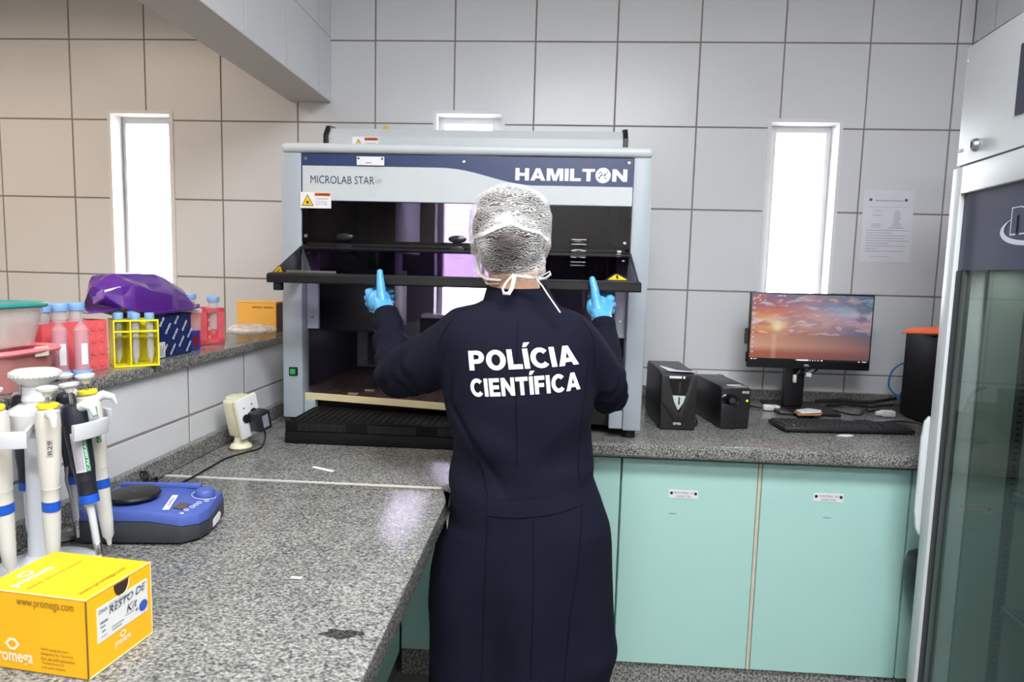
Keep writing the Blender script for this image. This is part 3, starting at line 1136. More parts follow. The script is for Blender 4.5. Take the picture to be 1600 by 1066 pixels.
MB().box(-.955, -.895, -.022, -.001, 1.345, 1.392, .004).build('wall_socket', CREAM, None, 'small cream box fixed to the back wall left of the workstation', 'socket')
MB().box(.655, .785, -.0285, -.0245, .9008, 1.017).build('paper_card', PAPER, None, 'white paper card standing behind the smaller black backup power unit', 'paper', smooth=0)

# ---------------------------------------------------------------- monitor
mo = empty('monitor', (1.015, -.22, CT), 0, 'black flat monitor showing a sunset sea picture on the worktop', 'monitor')
mx0, mx1, mz0, mz1, my = .792, 1.248, 1.066, 1.354, -.25
MB().box(mx0, mx1, my, my + .02, mz0, mz1, .003).build('housing', BLACK, mo)
MB().box(mx0 + .06, mx1 - .06, my + .02, my + .05, mz0 + .04, mz1 - .05, .01).build('rear_cover', BLACK, mo)


def sunset():
    m, nt, b = base_mat('sunset_picture')
    N = nt.nodes
    L = nt.links
    nt.nodes.remove(b)
    tc = N.new('ShaderNodeTexCoord')
    sx = N.new('ShaderNodeSeparateXYZ')
    L.new(tc.outputs['UV'], sx.inputs[0])

    def math_(op, a, b_=None):
        n = N.new('ShaderNodeMath')
        n.operation = op
        for i, v in enumerate((a, b_)):
            if v is None:
                continue
            if isinstance(v, (int, float)):
                n.inputs[i].default_value = v
            else:
                L.new(v, n.inputs[i])
        return n.outputs[0]

    def ramp(fac, els):
        r = N.new('ShaderNodeValToRGB')
        e = r.color_ramp.elements
        e[0].position, e[0].color = els[0][0], lin(els[0][1])
        e[1].position, e[1].color = els[-1][0], lin(els[-1][1])
        for p, c in els[1:-1]:
            x = e.new(p)
            x.color = lin(c)
        L.new(fac, r.inputs[0])
        return r.outputs[0]

    def mix(f, a, b_):
        n = N.new('ShaderNodeMixRGB')
        for i, v in enumerate((f, a, b_)):
            if isinstance(v, (int, float)):
                n.inputs[i].default_value = v
            elif isinstance(v, tuple):
                n.inputs[i].default_value = (v + (1,))[:4]
            else:
                L.new(v, n.inputs[i])
        return n.outputs[0]

    def noise_(sc, sy, det, dist=0.0):
        mp = N.new('ShaderNodeMapping')
        mp.inputs['Scale'].default_value = (1.7, sy, 1)
        L.new(tc.outputs['UV'], mp.inputs[0])
        n = N.new('ShaderNodeTexNoise')
        n.inputs['Scale'].default_value = sc
        n.inputs['Detail'].default_value = det
        n.inputs['Distortion'].default_value = dist
        L.new(mp.outputs[0], n.inputs['Vector'])
        return n.outputs['Fac']
    u, v = sx.outputs[0], sx.outputs[1]
    skyL = ramp(v, [(.40, (214, 128, 96)), (.47, (236, 158, 98)), (.58, (246, 204, 166)), (.72, (232, 144, 116)), (.85, (176, 120, 140)), (1, (150, 130, 160))])
    skyR = ramp(v, [(.40, (130, 110, 128)), (.47, (150, 140, 160)), (.56, (190, 150, 160)), (.72, (178, 176, 200)), (.88, (110, 160, 190)), (1, (58, 140, 176))])
    sky = mix(ramp(u, [(.25, (0, 0, 0)), (.75, (255, 255, 255))]), skyL, skyR)
    cl = noise_(2.3, 2.2, 7, .5)
    cloud = ramp(u, [(.1, (206, 130, 110)), (.5, (190, 150, 165)), (1, (84, 110, 132))])
    sky = mix(ramp(cl, [(.47, (0, 0, 0)), (.56, (235, 235, 235))]), sky, cloud)
    cl2 = noise_(4.5, 3.0, 6, .4)
    sky = mix(ramp(cl2, [(.53, (0, 0, 0)), (.64, (190, 190, 190))]), sky, mix(u, (1, 1, 1, 1), ramp(u, [(0, (250, 190, 150)), (1, (206, 170, 186))])))
    seaL = ramp(v, [(0, (176, 104, 88)), (.12, (190, 110, 90)), (.22, (236, 180, 150)), (.40, (226, 156, 122))])
    seaR = ramp(v, [(0, (110, 80, 84)), (.2, (150, 108, 108)), (.40, (112, 108, 126))])
    sea = mix(u, seaL, seaR)
    wv = noise_(6, 16, 3)
    sea = mix(ramp(wv, [(.5, (0, 0, 0)), (.7, (120, 120, 120))]), sea, mix(u, (.55, .27, .2, 1), (.2, .12, .14, 1)))
    col = mix(ramp(v, [(.395, (0, 0, 0)), (.405, (255, 255, 255))]), sea, sky)
    du = math_('MULTIPLY', math_('SUBTRACT', u, .22), 1.7)
    dv = math_('SUBTRACT', v, .52)
    r = math_('SQRT', math_('ADD', math_('MULTIPLY', du, du), math_('MULTIPLY', dv, dv)))
    col = mix(ramp(r, [(0.02, (255, 255, 255)), (.10, (110, 110, 110)), (.22, (0, 0, 0))]), col, (1, .86, .62, 1))
    gl = math_('MULTIPLY', math_('ABSOLUTE', math_('SUBTRACT', u, .20)), 1)
    g2 = ramp(gl, [(0, (130, 130, 130)), (.03, (0, 0, 0))])
    gm = N.new('ShaderNodeMixRGB')
    gm.blend_type = 'MULTIPLY'
    gm.inputs[0].default_value = 1
    L.new(g2, gm.inputs[1])
    L.new(ramp(v, [(.1, (255, 255, 255)), (.40, (255, 255, 255)), (.41, (0, 0, 0))]), gm.inputs[2])
    col = mix(gm.outputs[0], col, (1, .86, .72, 1))
    col = mix(ramp(v, [(.0, (255, 255, 255)), (.030, (255, 255, 255)), (.032, (0, 0, 0))]), col, (.02, .02, .025, 1))
    em = N.new('ShaderNodeEmission')
    em.inputs[1].default_value = 0.74
    L.new(col, em.inputs[0])
    g = N.new('ShaderNodeBsdfGlossy')
    g.inputs['Roughness'].default_value = .25
    f = N.new('ShaderNodeFresnel')
    ms = N.new('ShaderNodeMixShader')
    fm = math_('MULTIPLY', f.outputs[0], .6)
    L.new(fm, ms.inputs[0])
    L.new(em.outputs[0], ms.inputs[1])
    L.new(g.outputs[0], ms.inputs[2])
    L.new(ms.outputs[0], N['Material Output'].inputs[0])
    return m


def uv_quad(name, m, parent, p00, p10, p11, p01):
    inv = mw(parent).inverted()
    me = bpy.data.meshes.new(name)
    me.from_pydata([inv @ Vector(p) for p in (p00, p10, p11, p01)], [], [(0, 1, 2, 3)])
    uv = me.uv_layers.new(name='UVMap')
    for i, c in enumerate(((0, 0), (1, 0), (1, 1), (0, 1))):
        uv.data[i].uv = c
    return link_mesh(name, me, m, parent)


sx0, sx1, sz0, sz1 = mx0 + .006, mx1 - .006, mz0 + .030, mz1 - .006
scr = uv_quad('screen', sunset(), mo, (sx0, my - .0006, sz0), (sx1, my - .0006, sz0), (sx1, my - .0006, sz1), (sx0, my - .0006, sz1))
O = Vector((sx0, my - .0010, sz0))
rc = []
for k in range(12):
    rc.append((.006, .232 - k * .0185, .012, .238 - k * .0185))
rc += [(.098, .244, .103, .249), (.116, .244, .121, .249), (.024, .244, .029, .249), (.026, .226, .031, .231), (.044, .226, .049, .231), (.100, .228, .112, .231)]
lines('desktop_icon', mat('icon_blue', (150, 180, 220), .5, emit=.4), scr, O, (1, 0, 0), (0, 0, 1), rc, .0002)
lines('taskbar_icon', mat('icon_white', (220, 222, 226), .5, emit=.5), scr, O, (1, 0, 0), (0, 0, 1),
      [(.18, .0015, .222, .0065), (.174, .002, .177, .006), (.226, .002, .23, .006), (.236, .002, .24, .006), (.245, .002, .248, .006), (.255, .002, .26, .006), (.268, .002, .274, .006),
       (.405, .002, .412, .005), (.42, .002, .436, .005), (.006, .002, .012, .006), (.016, .003, .028, .005)], .0002)
text('lettering', 'DELL', mat('logo_silver', (200, 202, 206), .3), mo, (1.005, my - .0004, mz0 + .011), (1, 0, 0), (0, 0, 1), .020, .007, .03)
MB().box(.952, 1.026, -.215, -.175, CT + .012, 1.20, .008).build('stand', BLACK, mo)
MB().box(.90, 1.125, -.33, -.09, CT + .0005, CT + .012, .005).build('stand_base', BLACK, mo)
b = MB()
b.tube([(.975, -.235, 1.03), (.985, -.242, 1.045), (1.0, -.235, 1.062), (1.02, -.23, 1.07)], .006, 8)
b.tube([(.99, -.232, 1.05), (1.03, -.24, 1.048), (1.06, -.235, 1.062), (1.075, -.225, 1.08)], .004, 8)
b.tube([(1.0, -.235, 1.08), (1.02, -.243, 1.055), (1.035, -.24, 1.07)], .004, 8)
b.build('stand_cable', BLACK, mo, split=True)
b = MB()
b.box(.969, .981, -.252, -.240, 1.012, 1.042, .002, M=None)
b.box(1.014, 1.034, -.256, -.246, 1.036, 1.052, .002)
b.build('cable_tie', WHITEPL, mo, 'white cable tie tag', split=True)
MB().box(mx0 - .012, mx0 + .001, my + .006, my + .016, 1.155, 1.215, .002, 1).build('side_port', DARKGREY, mo)
MB().box(mx0 - .004, mx0 + .001, my + .004, my + .018, 1.085, 1.125, .002, 1).build('side_port', BLACK, mo)

# ---------------------------------------------------------------- keyboard
kb = empty('keyboard', (1.030, -.535, CT), math.radians(5), 'black full-size keyboard lying in front of the monitor', 'keyboard')
MB().box(-.219, .219, -.068, .068, .004, .017, .004).build('case', mat('kb_black', (26, 26, 29), .45), kb, local=True)
b = MB()
random.seed(2)


def key(x0, x1, y0, y1):
    t = bmesh.new()
    lo = [t.verts.new((x, y, .017)) for x, y in ((x0, y0), (x1, y0), (x1, y1), (x0, y1))]
    k = .0018
    hi = [t.verts.new((x, y, .0225)) for x, y in ((x0 + k, y0 + k), (x1 - k, y0 + k), (x1 - k, y1 - k), (x0 + k, y1 - k))]
    t.faces.new(hi)
    for i in range(4):
        j = (i + 1) % 4
        t.faces.new((lo[i], lo[j], hi[j], hi[i]))
    b._add(t)


p = .019
rows = [(.043, 1.0, [1] * 13, 0), (.019, 1, [1] * 13 + [1.9], 0), (.0, 1, [1.4] + [1] * 12 + [1.4], 0), (-.019, 1, [1.7] + [1] * 11 + [2.2], 0), (-.038, 1, [1.2] + [1] * 11 + [2.6], 0), (-.057, 1, [1.2, 1.1, 1.2, 6.2, 1.2, 1.1, 1.2, 1.2], 0)]
for y, _, ws, _x in rows:
    x = -.212
    for w in ws:
        key(x + .0008, x + w * p - .0008, y + .0008, y + p * .94)
        x += w * p
for y in (.043, .019, 0):
    for k in range(3):
        key(.079 + k * p, .079 + k * p + .0175, y + .0008, y + p * .94)
for x, y in ((.098, -.038), (.079, -.057), (.098, -.057), (.117, -.057)):
    key(x, x + .0175, y + .0008, y + p * .94)
for y in (.019, 0, -.019, -.038, -.057):
    for k in range(4):
        key(.141 + k * .0185, .141 + k * .0185 + .017, y + .0008, y + p * .94)
b.build('keys', mat('key_black', (38, 38, 42), .5), kb, kind='stuff', local=True, smooth=0)
b = MB()
for x in (-.18, .18):
    b.box(x - .02, x + .02, .045, .06, .0, .006)
    b.box(x - .02, x + .02, -.06, -.05, .0, .006)
b.build('foot', BLACKMATTE, kb, local=True, split=True)
MB().box(-.185, -.180, -.052, -.047, .0225, .0230).build('key_mark', PAPER, kb, local=True, smooth=0)

# ---------------------------------------------------------------- backup power units
def sms(parent, O, U, V, w, h):
    text('lettering', 'SMS', mat('logo_grey', (176, 178, 182), .4), parent, O, U, V, w, h, .06)


u1 = empty('power_backup_unit', (.460, -.49, CT), 0, 'taller black backup power unit with a silver wedge on its front, beside the workstation', 'power unit', 'black backup power units')
x0, x1, y0, y1 = .403, .519, -.63, -.32
b = MB()
b.prism([(y0, .902), (y1, .902), (y1, 1.078), (y1 - .02, 1.090), (y0 + .03, 1.090), (y0, 1.082)], YZ, x0, x1, bevel=.004)
b.build('case', BLACK, u1)
b = MB()
fr = [(x0 + .004, .902), (x1, .902), (x1 + .002, 1.0), (x1, 1.083), (x0 + .002, 1.083), (x0, 1.0)]
b.prism(fr, lambda u, v, d: Vector((u, y0 - d, v)), -.002, .016, bevel=.004)
b.build('front_panel', mat('ups_black', (30, 30, 33), .4), u1)
yv = y0 - .0165
vv = [(x0 + .026, 1.076), (x1 - .026, 1.076), (x1 - .030, 1.03), (x0 + .064, .962), (x0 + .054, .962), (x0 + .030, 1.03)]
MB().prism(vv, lambda u, v, d: Vector((u, yv - d, v)), -.001, .002).build('display_recess', mat('gloss_black', (8, 8, 10), .08), u1, smooth=0)
MB().prism([(x0 + .002, 1.082), (x0 + .020, 1.079), (x0 + .058, .957), (x0 + .063, .957), (x1 - .018, 1.079), (x1 - .002, 1.082), (x1 + .001, 1.0), (x0 + .075, .93), (x0 + .048, .93), (x0 + .001, 1.0)], lambda u, v, d: Vector((u, yv - d, v)), -.004, .006, bevel=.002).build('front_wing', mat('ups_black', (30, 30, 33), .4), u1)
MB().prism([(x0 + .038, 1.016), (x0 + .080, 1.016), (x0 + .074, .994), (x0 + .060, .970), (x0 + .056, .970), (x0 + .044, .994)], lambda u, v, d: Vector((u, yv - d, v)), .002, .0075, bevel=.001).build('power_wedge', mat('silver_green', (190, 204, 196), .3), u1, 'silver power button wedge')
b = MB()
b.box(x0 + .057, x0 + .062, yv - .009, yv - .0076, .988, 1.012)
b.cyl((x0 + .0595, yv - .010, .992), (x0 + .0595, yv - .0075, .992), .003, n=10)
b.build('power_mark', DARKGREY, u1)
MB().box(x0 + .026, x0 + .066, yv - .003, yv - .001, 1.072, 1.080, .0005, 1).build('label', PAPER, u1, 'white label', smooth=0)
MB().box(x0 + .070, x0 + .077, yv - .003, yv - .001, 1.072, 1.080, .0005, 1).build('label', PAPER, u1, smooth=0)
lines('indicator_scale', mat('led_dim', (90, 96, 100), .4), u1, (x0 + .058, yv - .002, 1.026), (1, 0, 0), (0, 0, 1), [(0, k * .006, .005, k * .006 + .002) for k in range(6)], .0004)
MB().prism([(x0 + .016, y0 + .135), (x0 + .030, y0 + .02), (x1 - .006, y0 + .012), (x1 - .002, y0 + .02), (x0 + .060, y0 + .05), (x0 + .028, y0 + .14)], flat, 1.0902, 1.0912).build('top_sticker', PAPER, u1, 'glossy white sticker', smooth=0)
sms(u1, (x0 + .045, y0 - .0164, .918), (1, 0, 0), (0, 0, 1), .026, .009)

u2 = empty('power_backup_unit', (.645, -.45, CT), math.radians(6), 'shorter black backup power unit with a lit green dot on its front', 'power unit', 'black backup power units')
b = MB()
b.prism([(-.135, .002), (.14, .002), (.14, .137), (.13, .143), (-.125, .143), (-.135, .138)], YZ, -.049, .049, bevel=.003)
b.build('case', BLACK, u2, local=True)
MB().prism([(-.049, .002), (.047, .002), (.050, .07), (.050, .134), (.044, .140), (-.046, .140), (-.050, .135)], lambda u, v, d: Vector((u, -.133 - d, v)), -.002, .014, bevel=.004).build('front_panel', mat('ups_black', (30, 30, 33), .4), u2, local=True)
MB().prism([(-.049, .085), (-.02, .082), (.0, .07), (.008, .002), (-.049, .002)], lambda u, v, d: Vector((u, -.147 - d, v)), -.003, .005, bevel=.003).build('front_wing', mat('ups_black', (30, 30, 33), .4), u2, local=True)
b = MB()
b.lathe([(.0, -.002), (.033, -.002), (.0345, .001), (.030, .003), (.026, .0015), (0, .001)], Matrix.Translation((-.017, -.147, .097)) @ Matrix.Rotation(.25, 4, 'Y') @ Matrix.Rotation(math.pi / 2, 4, 'X'), 28, sy=.62)
eye = b.build('power_button', mat('gloss_black', (8, 8, 10), .08), u2, 'oval glossy power button', local=True)
MB().lathe([(0, 0), (.010, 0), (.011, .003), (.009, .006), (0, .006)], Matrix.Translation((-.014, -.149, .097)) @ Matrix.Rotation(math.pi / 2, 4, 'X'), 18).build('button_ring', DARKGREY, eye, local=True)
MB().cyl((.038, -.1485, .097), (.038, -.146, .097), .0037, n=12).build('status_light', mat('led_green', (170, 235, 20), .3, emit=1.5), u2, 'lit green dot', local=True)
MB().box(-.02, .028, -.12, -.105, .143, .1438).build('label', PAPER, u2, 'white label', local=True, smooth=0)
R6 = Matrix.Rotation(math.radians(6), 3, 'Z')
sms(u2, mw(u2) @ Vector((.020, -.1472, .121)), R6 @ Vector((1, 0, 0)), (0, 0, 1), .024, .0085)

# ---------------------------------------------------------------- tower, folder, paper packet, cables
tw = empty('computer_tower', (1.46, -.43, CT), 0, 'plain black computer tower standing beside the white fridge', 'computer')
MB().box(1.378, 1.56, -.60, -.235, CT + .006, 1.222, .004).build('case', mat('tower_black', (12, 12, 13), .55, spec=.15), tw)
MB().box(1.38, 1.558, -.615, -.60, CT + .008, 1.22, .004).build('front_panel', BLACK, tw)
b = MB()
for x in (1.39, 1.535):
    for y in (-.58, -.27):
        b.box(x, x + .016, y, y + .03, CT, CT + .007)
b.build('foot', BLACKMATTE, tw, split=True)
of = MB().prism([(1.268, -.42), (1.40, -.56), (1.60, -.48), (1.56, -.28), (1.36, -.29)], lambda u, v, d: Vector((u, v, d + .075 * (u - 1.268))), 1.2265, 1.2305, bevel=.001)
of.build('orange_folder', mat('orange_card', (250, 96, 34), .5), None, 'bright orange folder lying on top of the black computer tower', 'folder')
MB().prism([(1.350, -.39), (1.50, -.52), (1.55, -.30), (1.40, -.27)], flat, 1.2222, 1.2234).build('paper_sheet', PAPER, None, 'white sheet under the orange folder on the computer tower', 'paper', smooth=0)
pk = empty('paper_packet', (.99, -.36, CT + .012), math.radians(12), 'small white paper packet with brown edges at the foot of the monitor', 'packet')
MB().prism([(-.055, -.024), (.030, -.030), (.058, -.002), (.028, .040), (-.038, .030)], lambda u, v, d: Vector((u, v, d)), .001, .008, bevel=.001).build('kraft_backing', mat('kraft', (176, 120, 76), .8), pk, 'brown kraft backing', local=True)
MB().prism([(-.042, -.022), (.034, -.026), (.052, 0), (.026, .038), (-.032, .026)], lambda u, v, d: Vector((u, v, d + .004 * (u + .04) / .1)), .0085, .013, bevel=.001).build('paper_wrap', PAPER, pk, local=True)
lines('print', INKGREY, pk, mw(pk) @ Vector((-.02, -.012, .0178)), (1, 0, 0), (0, 1, 0), [(0, 0, .006, .004)])


def cable(name, pts, r, m, label, cat='cable', group=None, sub=6):
    out = []
    P = [Vector(p) for p in pts]
    for i in range(len(P) - 1):
        a, b_, c, d = P[max(i - 1, 0)], P[i], P[i + 1], P[min(i + 2, len(P) - 1)]
        for k in range(sub):
            t = k / sub
            out.append(.5 * ((2 * b_) + (c - a) * t + (2 * a - 5 * b_ + 4 * c - d) * t * t + (3 * b_ - a - 3 * c + d) * t ** 3))
    out.append(P[-1])
    return MB().tube(out, r, 8).build(name, m, None, label, cat, group, smooth=1.2)


BLUECAB = mat('blue_cable', (40, 110, 190), .4)
z = CT
cable('network_cable', [(1.50, -.12, 1.08), (1.455, -.10, 1.085), (1.415, -.09, 1.05), (1.405, -.09, .99), (1.43, -.10, .955), (1.47, -.11, .945), (1.52, -.15, .94)], .0035, BLUECAB, 'blue network cable looping out farthest left from behind the black tower', group='blue network cables')
cable('network_cable', [(1.50, -.15, 1.04), (1.465, -.14, 1.01), (1.440, -.13, .975), (1.425, -.13, .945), (1.45, -.14, .93), (1.52, -.16, .925)], .0035, BLUECAB, 'blue network cable in the tighter lower loop behind the black tower', group='blue network cables')
BK = BLACK
cable('power_cable', [(.70, -.30, z + .05), (.74, -.26, z + .035), (.80, -.24, z + .02), (.86, -.25, z + .012)], .006, BK, 'black power cable running from the shorter backup unit to a white plug', group='black cables on the worktop')
cable('power_cable', [(.70, -.27, z + .02), (.76, -.22, z + .01), (.84, -.20, z + .008), (.89, -.2, z + .008)], .006, BK, 'black power cable lying flat behind the shorter backup unit', group='black cables on the worktop')
cable('power_cable', [(.69, -.24, 1.03), (.715, -.24, 1.02), (.73, -.22, .985), (.735, -.2, .93), (.75, -.16, z + .008)], .005, BK, 'black power cable arching off the rear top of the shorter backup unit', group='black cables on the worktop')
cable('usb_cable', [(1.135, -.20, z + .0048), (1.16, -.25, z + .0048), (1.20, -.30, z + .006), (1.24, -.26, z + .02), (1.27, -.22, z + .006), (1.34, -.20, z + .012)], .004, BK, 'thin black cable winding between monitor foot and computer tower', group='black cables on the worktop')
cable('power_cable', [(1.135, -.06, z + .0095), (1.18, -.06, z + .012), (1.24, -.06, z + .018), (1.30, -.07, z + .014), (1.36, -.08, z + .02), (1.40, -.16, z + .05)], .007, BK, 'thick black cable running along the backsplash to the computer tower', group='black cables on the worktop')
cable('power_cable', [(1.14, -.15, z + .0085), (1.19, -.13, z + .0085), (1.22, -.12, z + .014), (1.27, -.12, z + .010), (1.33, -.13, z + .010), (1.37, -.20, z + .03)], .006, BK, 'black cable crossing the worktop just behind the thin winding one', group='black cables on the worktop')
cable('keyboard_cable', [(1.20, -.455, z + .004), (1.24, -.40, z + .004), (1.30, -.38, z + .004), (1.36, -.40, z + .004), (1.372, -.5, z + .004), (1.36, -.66, z + .004), (1.40, -.74, z + .004)], .0022, BK, 'very thin black keyboard cable curving past the front of the computer tower', group='black cables on the worktop')
cable('power_cable', [(.535, -.58, z + .007), (.55, -.52, z + .006), (.556, -.45, z + .006), (.55, -.33, z + .006)], .006, BK, 'black power cable on the worktop between the two backup power units', group='black cables on the worktop')
b = MB()
b.box(.862, .905, -.262, -.236, z + .001, z + .022, .006)
b.cyl((.905, -.249, z + .012), (.925, -.249, z + .012), .012, .008, 14)
b.build('cable_plug', WHITEPL, None, 'white plug at the end of the cable left of the monitor stand', 'plug')
b = MB()
b.box(1.285, 1.335, -.30, -.27, z + .001, z + .024, .006)
b.cyl((1.285, -.285, z + .012), (1.268, -.285, z + .012), .011, .008, 14)
b.build('cable_plug', WHITEPL, None, 'white plug lying just left of the computer tower', 'plug')
MB().prism([(-.03, -.012), (.0, -.016), (.026, -.004), (.024, .008), (-.004, .010)], lambda u, v, d: Vector((1.005 + u, -.632 + v, d + .2 * abs(u) * .1)), CT + .0004, CT + .003).build('paper_scrap', PAPER, None, 'crumpled white scrap at the front edge of the keyboard', 'paper', smooth=0)

# ---------------------------------------------------------------- fridge
fa = math.radians(-5.4)
FR = empty('lab_fridge', (1.075, -.97, FZ), fa, 'tall white glass-door laboratory fridge at the right', 'fridge')
# local: front face is the plane x=0 looking to -x, y runs from 0 (far edge) to -L (near edge)
L_, Dp = .66, .56
FW = mat('fridge_white', (203, 208, 211), .4)
FG = mat('fridge_inner', (128, 140, 134), .5)
zt, zg, zh, zb = 2.003 - FZ, 1.700 - FZ, 1.655 - FZ, .10
b = MB()
b.box(.045, .07, -L_ + .01, -.005, zb, zg, .004)
b.box(.07, Dp, -.03, -.005, zb, zg)
b.box(.07, Dp, -L_ + .01, -L_ + .035, zb, zg)
b.box(Dp - .03, Dp, -L_ + .01, -.005, zb, zg)
b.box(.07, Dp, -L_ + .01, -.005, zg - .03, zg)
b.box(.07, Dp, -L_ + .01, -.005, zb, zb + .06)
bm_ = MB()
bm_.box(.046, Dp, -.032, -.004, zb, zg, .003).box(.046, Dp, -L_ + .004, -L_ + .032, zb, zg, .003).box(Dp - .03, Dp, -L_ + .032, -.032, zb, zg).box(.046, Dp, -L_ + .032, -.032, zg - .25, zg).box(.046, Dp, -L_ + .032, -.032, zb, zb + .06)
b.bm.free()
bm_.build('cabinet', FW, FR, local=True)
b = MB()
b.box(.09, Dp - .032, -.045, -.034, zb + .06, zg - .25)
b.build('inner_wall', FG, FR, local=True)
MB().box(.09, Dp - .032, -L_ + .034, -L_ + .045, zb + .06, zg - .25).build('inner_wall', FG, FR, local=True)
MB().box(Dp - .045, Dp - .033, -L_ + .045, -.045, zb + .06, zg - .25).build('inner_wall', FG, FR, local=True)
# control box on top with a sloped, slotted top edge
cb = [(.006, zg + .006), (.006, zt - .05), (.006, zt), (.075, zt + .045), (Dp, zt + .05), (Dp, zg + .006)]
XZl = lambda u, v, d: Vector((u, d, v))
MB().prism(cb, XZl, -L_ + .002, -.002, bevel=.005).build('control_box', FW, FR, local=True)
b = MB()
for k in range(5):
    y = -.035 - k * .024
    p, q = Vector((.022, y, zt + .011)), Vector((.058, y - .004, zt + .0345))
    b.tube([p, q], .0035, 6)
b.build('vent_slot', DARKGREY, FR, local=True, split=True)
MB().box(.002, .010, -.52, -.248, zt - .226, zt - .07, .002, 1).build('display_panel', mat('display_navy', (28, 34, 60), .2), FR, 'dark display panel', local=True, smooth=0)
b = MB()
R = Matrix.Translation((.006, -.095, zg + .044)) @ Matrix.Rotation(-math.pi / 2, 4, 'Y')
b.lathe([(.0, 0), (.0155, 0), (.0165, .004), (.013, .012), (.010, .013), (0, .012)], R, 24)
lk = b.build('key_lock', STEEL, FR, 'round chrome lock', local=True)
MB().box(-.0085, -.006, -.0965, -.0935, zg + .037, zg + .051).build('key_slot', INK, lk, local=True, smooth=0)
b = MB()
for y, z_ in ((-.012, zt - .035), (-.012, zg + .045)):
    b.cyl((.004, y, z_), (.0065, y, z_), .005, n=12)
b.build('screw_cap', FW, FR, local=True, split=True)
# door: white frame, printed band, gasket, glass
dr = empty('door', (0, 0, 0))
dr.parent = FR
b = MB()
b.box(0, .044, -.047, 0, zb, zg, .004)
b.box(0, .044, -L_, -L_ + .047, zb, zg, .004)
b.box(0, .044, -L_ + .047, -.047, zg - .070, zg, .004)
b.box(0, .044, -L_ + .047, -.047, zb, zb + .06, .004)
b.build('door_frame', FW, dr, local=True)
zq = 1.436 - FZ
MB().box(.012, .03, -L_ + .047, -.047, zq, zg - .070).build('printed_band', mat('fridge_navy', (30, 36, 72), .25), dr, 'navy printed band', local=True, smooth=0)
bx = .0118
P4 = lambda u, v, d: Vector((bx - d, -u, v))
lg = MB()
el = []
for i in range(28):
    a = math.radians(-155 + i * 300 / 27) if False else 2 * math.pi * i / 28
    el.append((a,))
def ring(cx, cz, rx, rz, a0, a1, w0, w1, n=30):
    o, inn = [], []
    for i in range(n + 1):
        t = i / n
        a = math.radians(a0 + (a1 - a0) * t)
        w = w0 + (w1 - w0) * math.sin(math.pi * t)
        o.append((cx + rx * math.cos(a), cz + rz * math.sin(a)))
        inn.append((cx + (rx - w) * math.cos(a), cz + (rz - w * .55) * math.sin(a)))
    return o + inn[::-1]
LGW = mat('logo_white', (196, 204, 216), .4)
lg.prism(ring(.328, 1.522 - FZ, .105, .034, 130, 345, .002, .020), P4, 0, .0006)
s_ = lg.build('logo_swoosh', LGW, dr, 'white swoosh of the logo', local=True, smooth=0)
Nn = [(0, 0), (0, 1), (.62, 1), (.85, .93), (1, .75), (1, 0), (.62, 0), (.62, .62), (.55, .7), (.38, .7), (.38, 0)]
k = .050
lx, lz = .262, 1.512 - FZ
MB().prism([(lx + u * k * 1.15, lz + v * k * 1.25) for u, v in Nn], P4, .0006, .0011).build('logo_letter', LGW, dr, local=True, smooth=0)
MB().prism([(lx + .004 + (u * .90) * k * 1.15, lz + .004 + v * .90 * k * 1.25) for u, v in Nn], P4, .0011, .0014).build('logo_letter_fill', mat('fridge_navy', (30, 36, 72), .25), dr, local=True, smooth=0)
b = MB()
g0, g1 = -L_ + .047, -.047
for (y0_, y1_, z0_, z1_) in ((g1 - .016, g1, zb + .06, zq), (g0, g0 + .016, zb + .06, zq), (g0, g1, zb + .06, zb + .076)):
    b.box(.008, .034, y0_, y1_, z0_, z1_, .002, 1)
b.build('gasket', mat('gasket_dark', (52, 56, 56), .5), dr, local=True)
MB().box(.012, .030, g1 - .036, g1 - .022, zb + .076, zq, .002, 1).build('glass_strip', mat('strip_dark', (70, 78, 76), .35), dr, local=True)
MB().box(.018, .022, g0 + .016, g1 - .016, zb + .07, zq).build('glass_pane', tinted('fridge_glass', (.70, .74, .72), .03), dr, 'clear tinted glass', local=True, smooth=0)
# long handle on the far edge
hz0, hz1 = .715 - FZ, 1.035 - FZ
b = MB()
hp = [(.034, hz0 - .005), (.0, hz0 - .01), (-.010, hz0 + .01), (-.014, hz0 + .05), (-.012, (hz0 + hz1) / 2), (-.014, hz1 - .05), (-.010, hz1 - .01), (.0, hz1 + .005), (.034, hz1)]
b.prism(hp, XZl, .0005, .013, bevel=.003)
hd_ = b.build('handle', FW, FR, 'white door handle', local=True)
MB().box(-.0155, -.0125, .002, .010, hz0 + .05, hz1 - .05, .001, 1).build('handle_inlay', WHITEPL, hd_, local=True)
area('fridge_fill_light', tuple(mw(FR) @ Vector((.13, -.33, zg - .262))), (.05, .5), 1.1, (.97, 1.0, .98), (0, 0, fa))  # added fill light to brighten the fridge interior, no visible lamp there
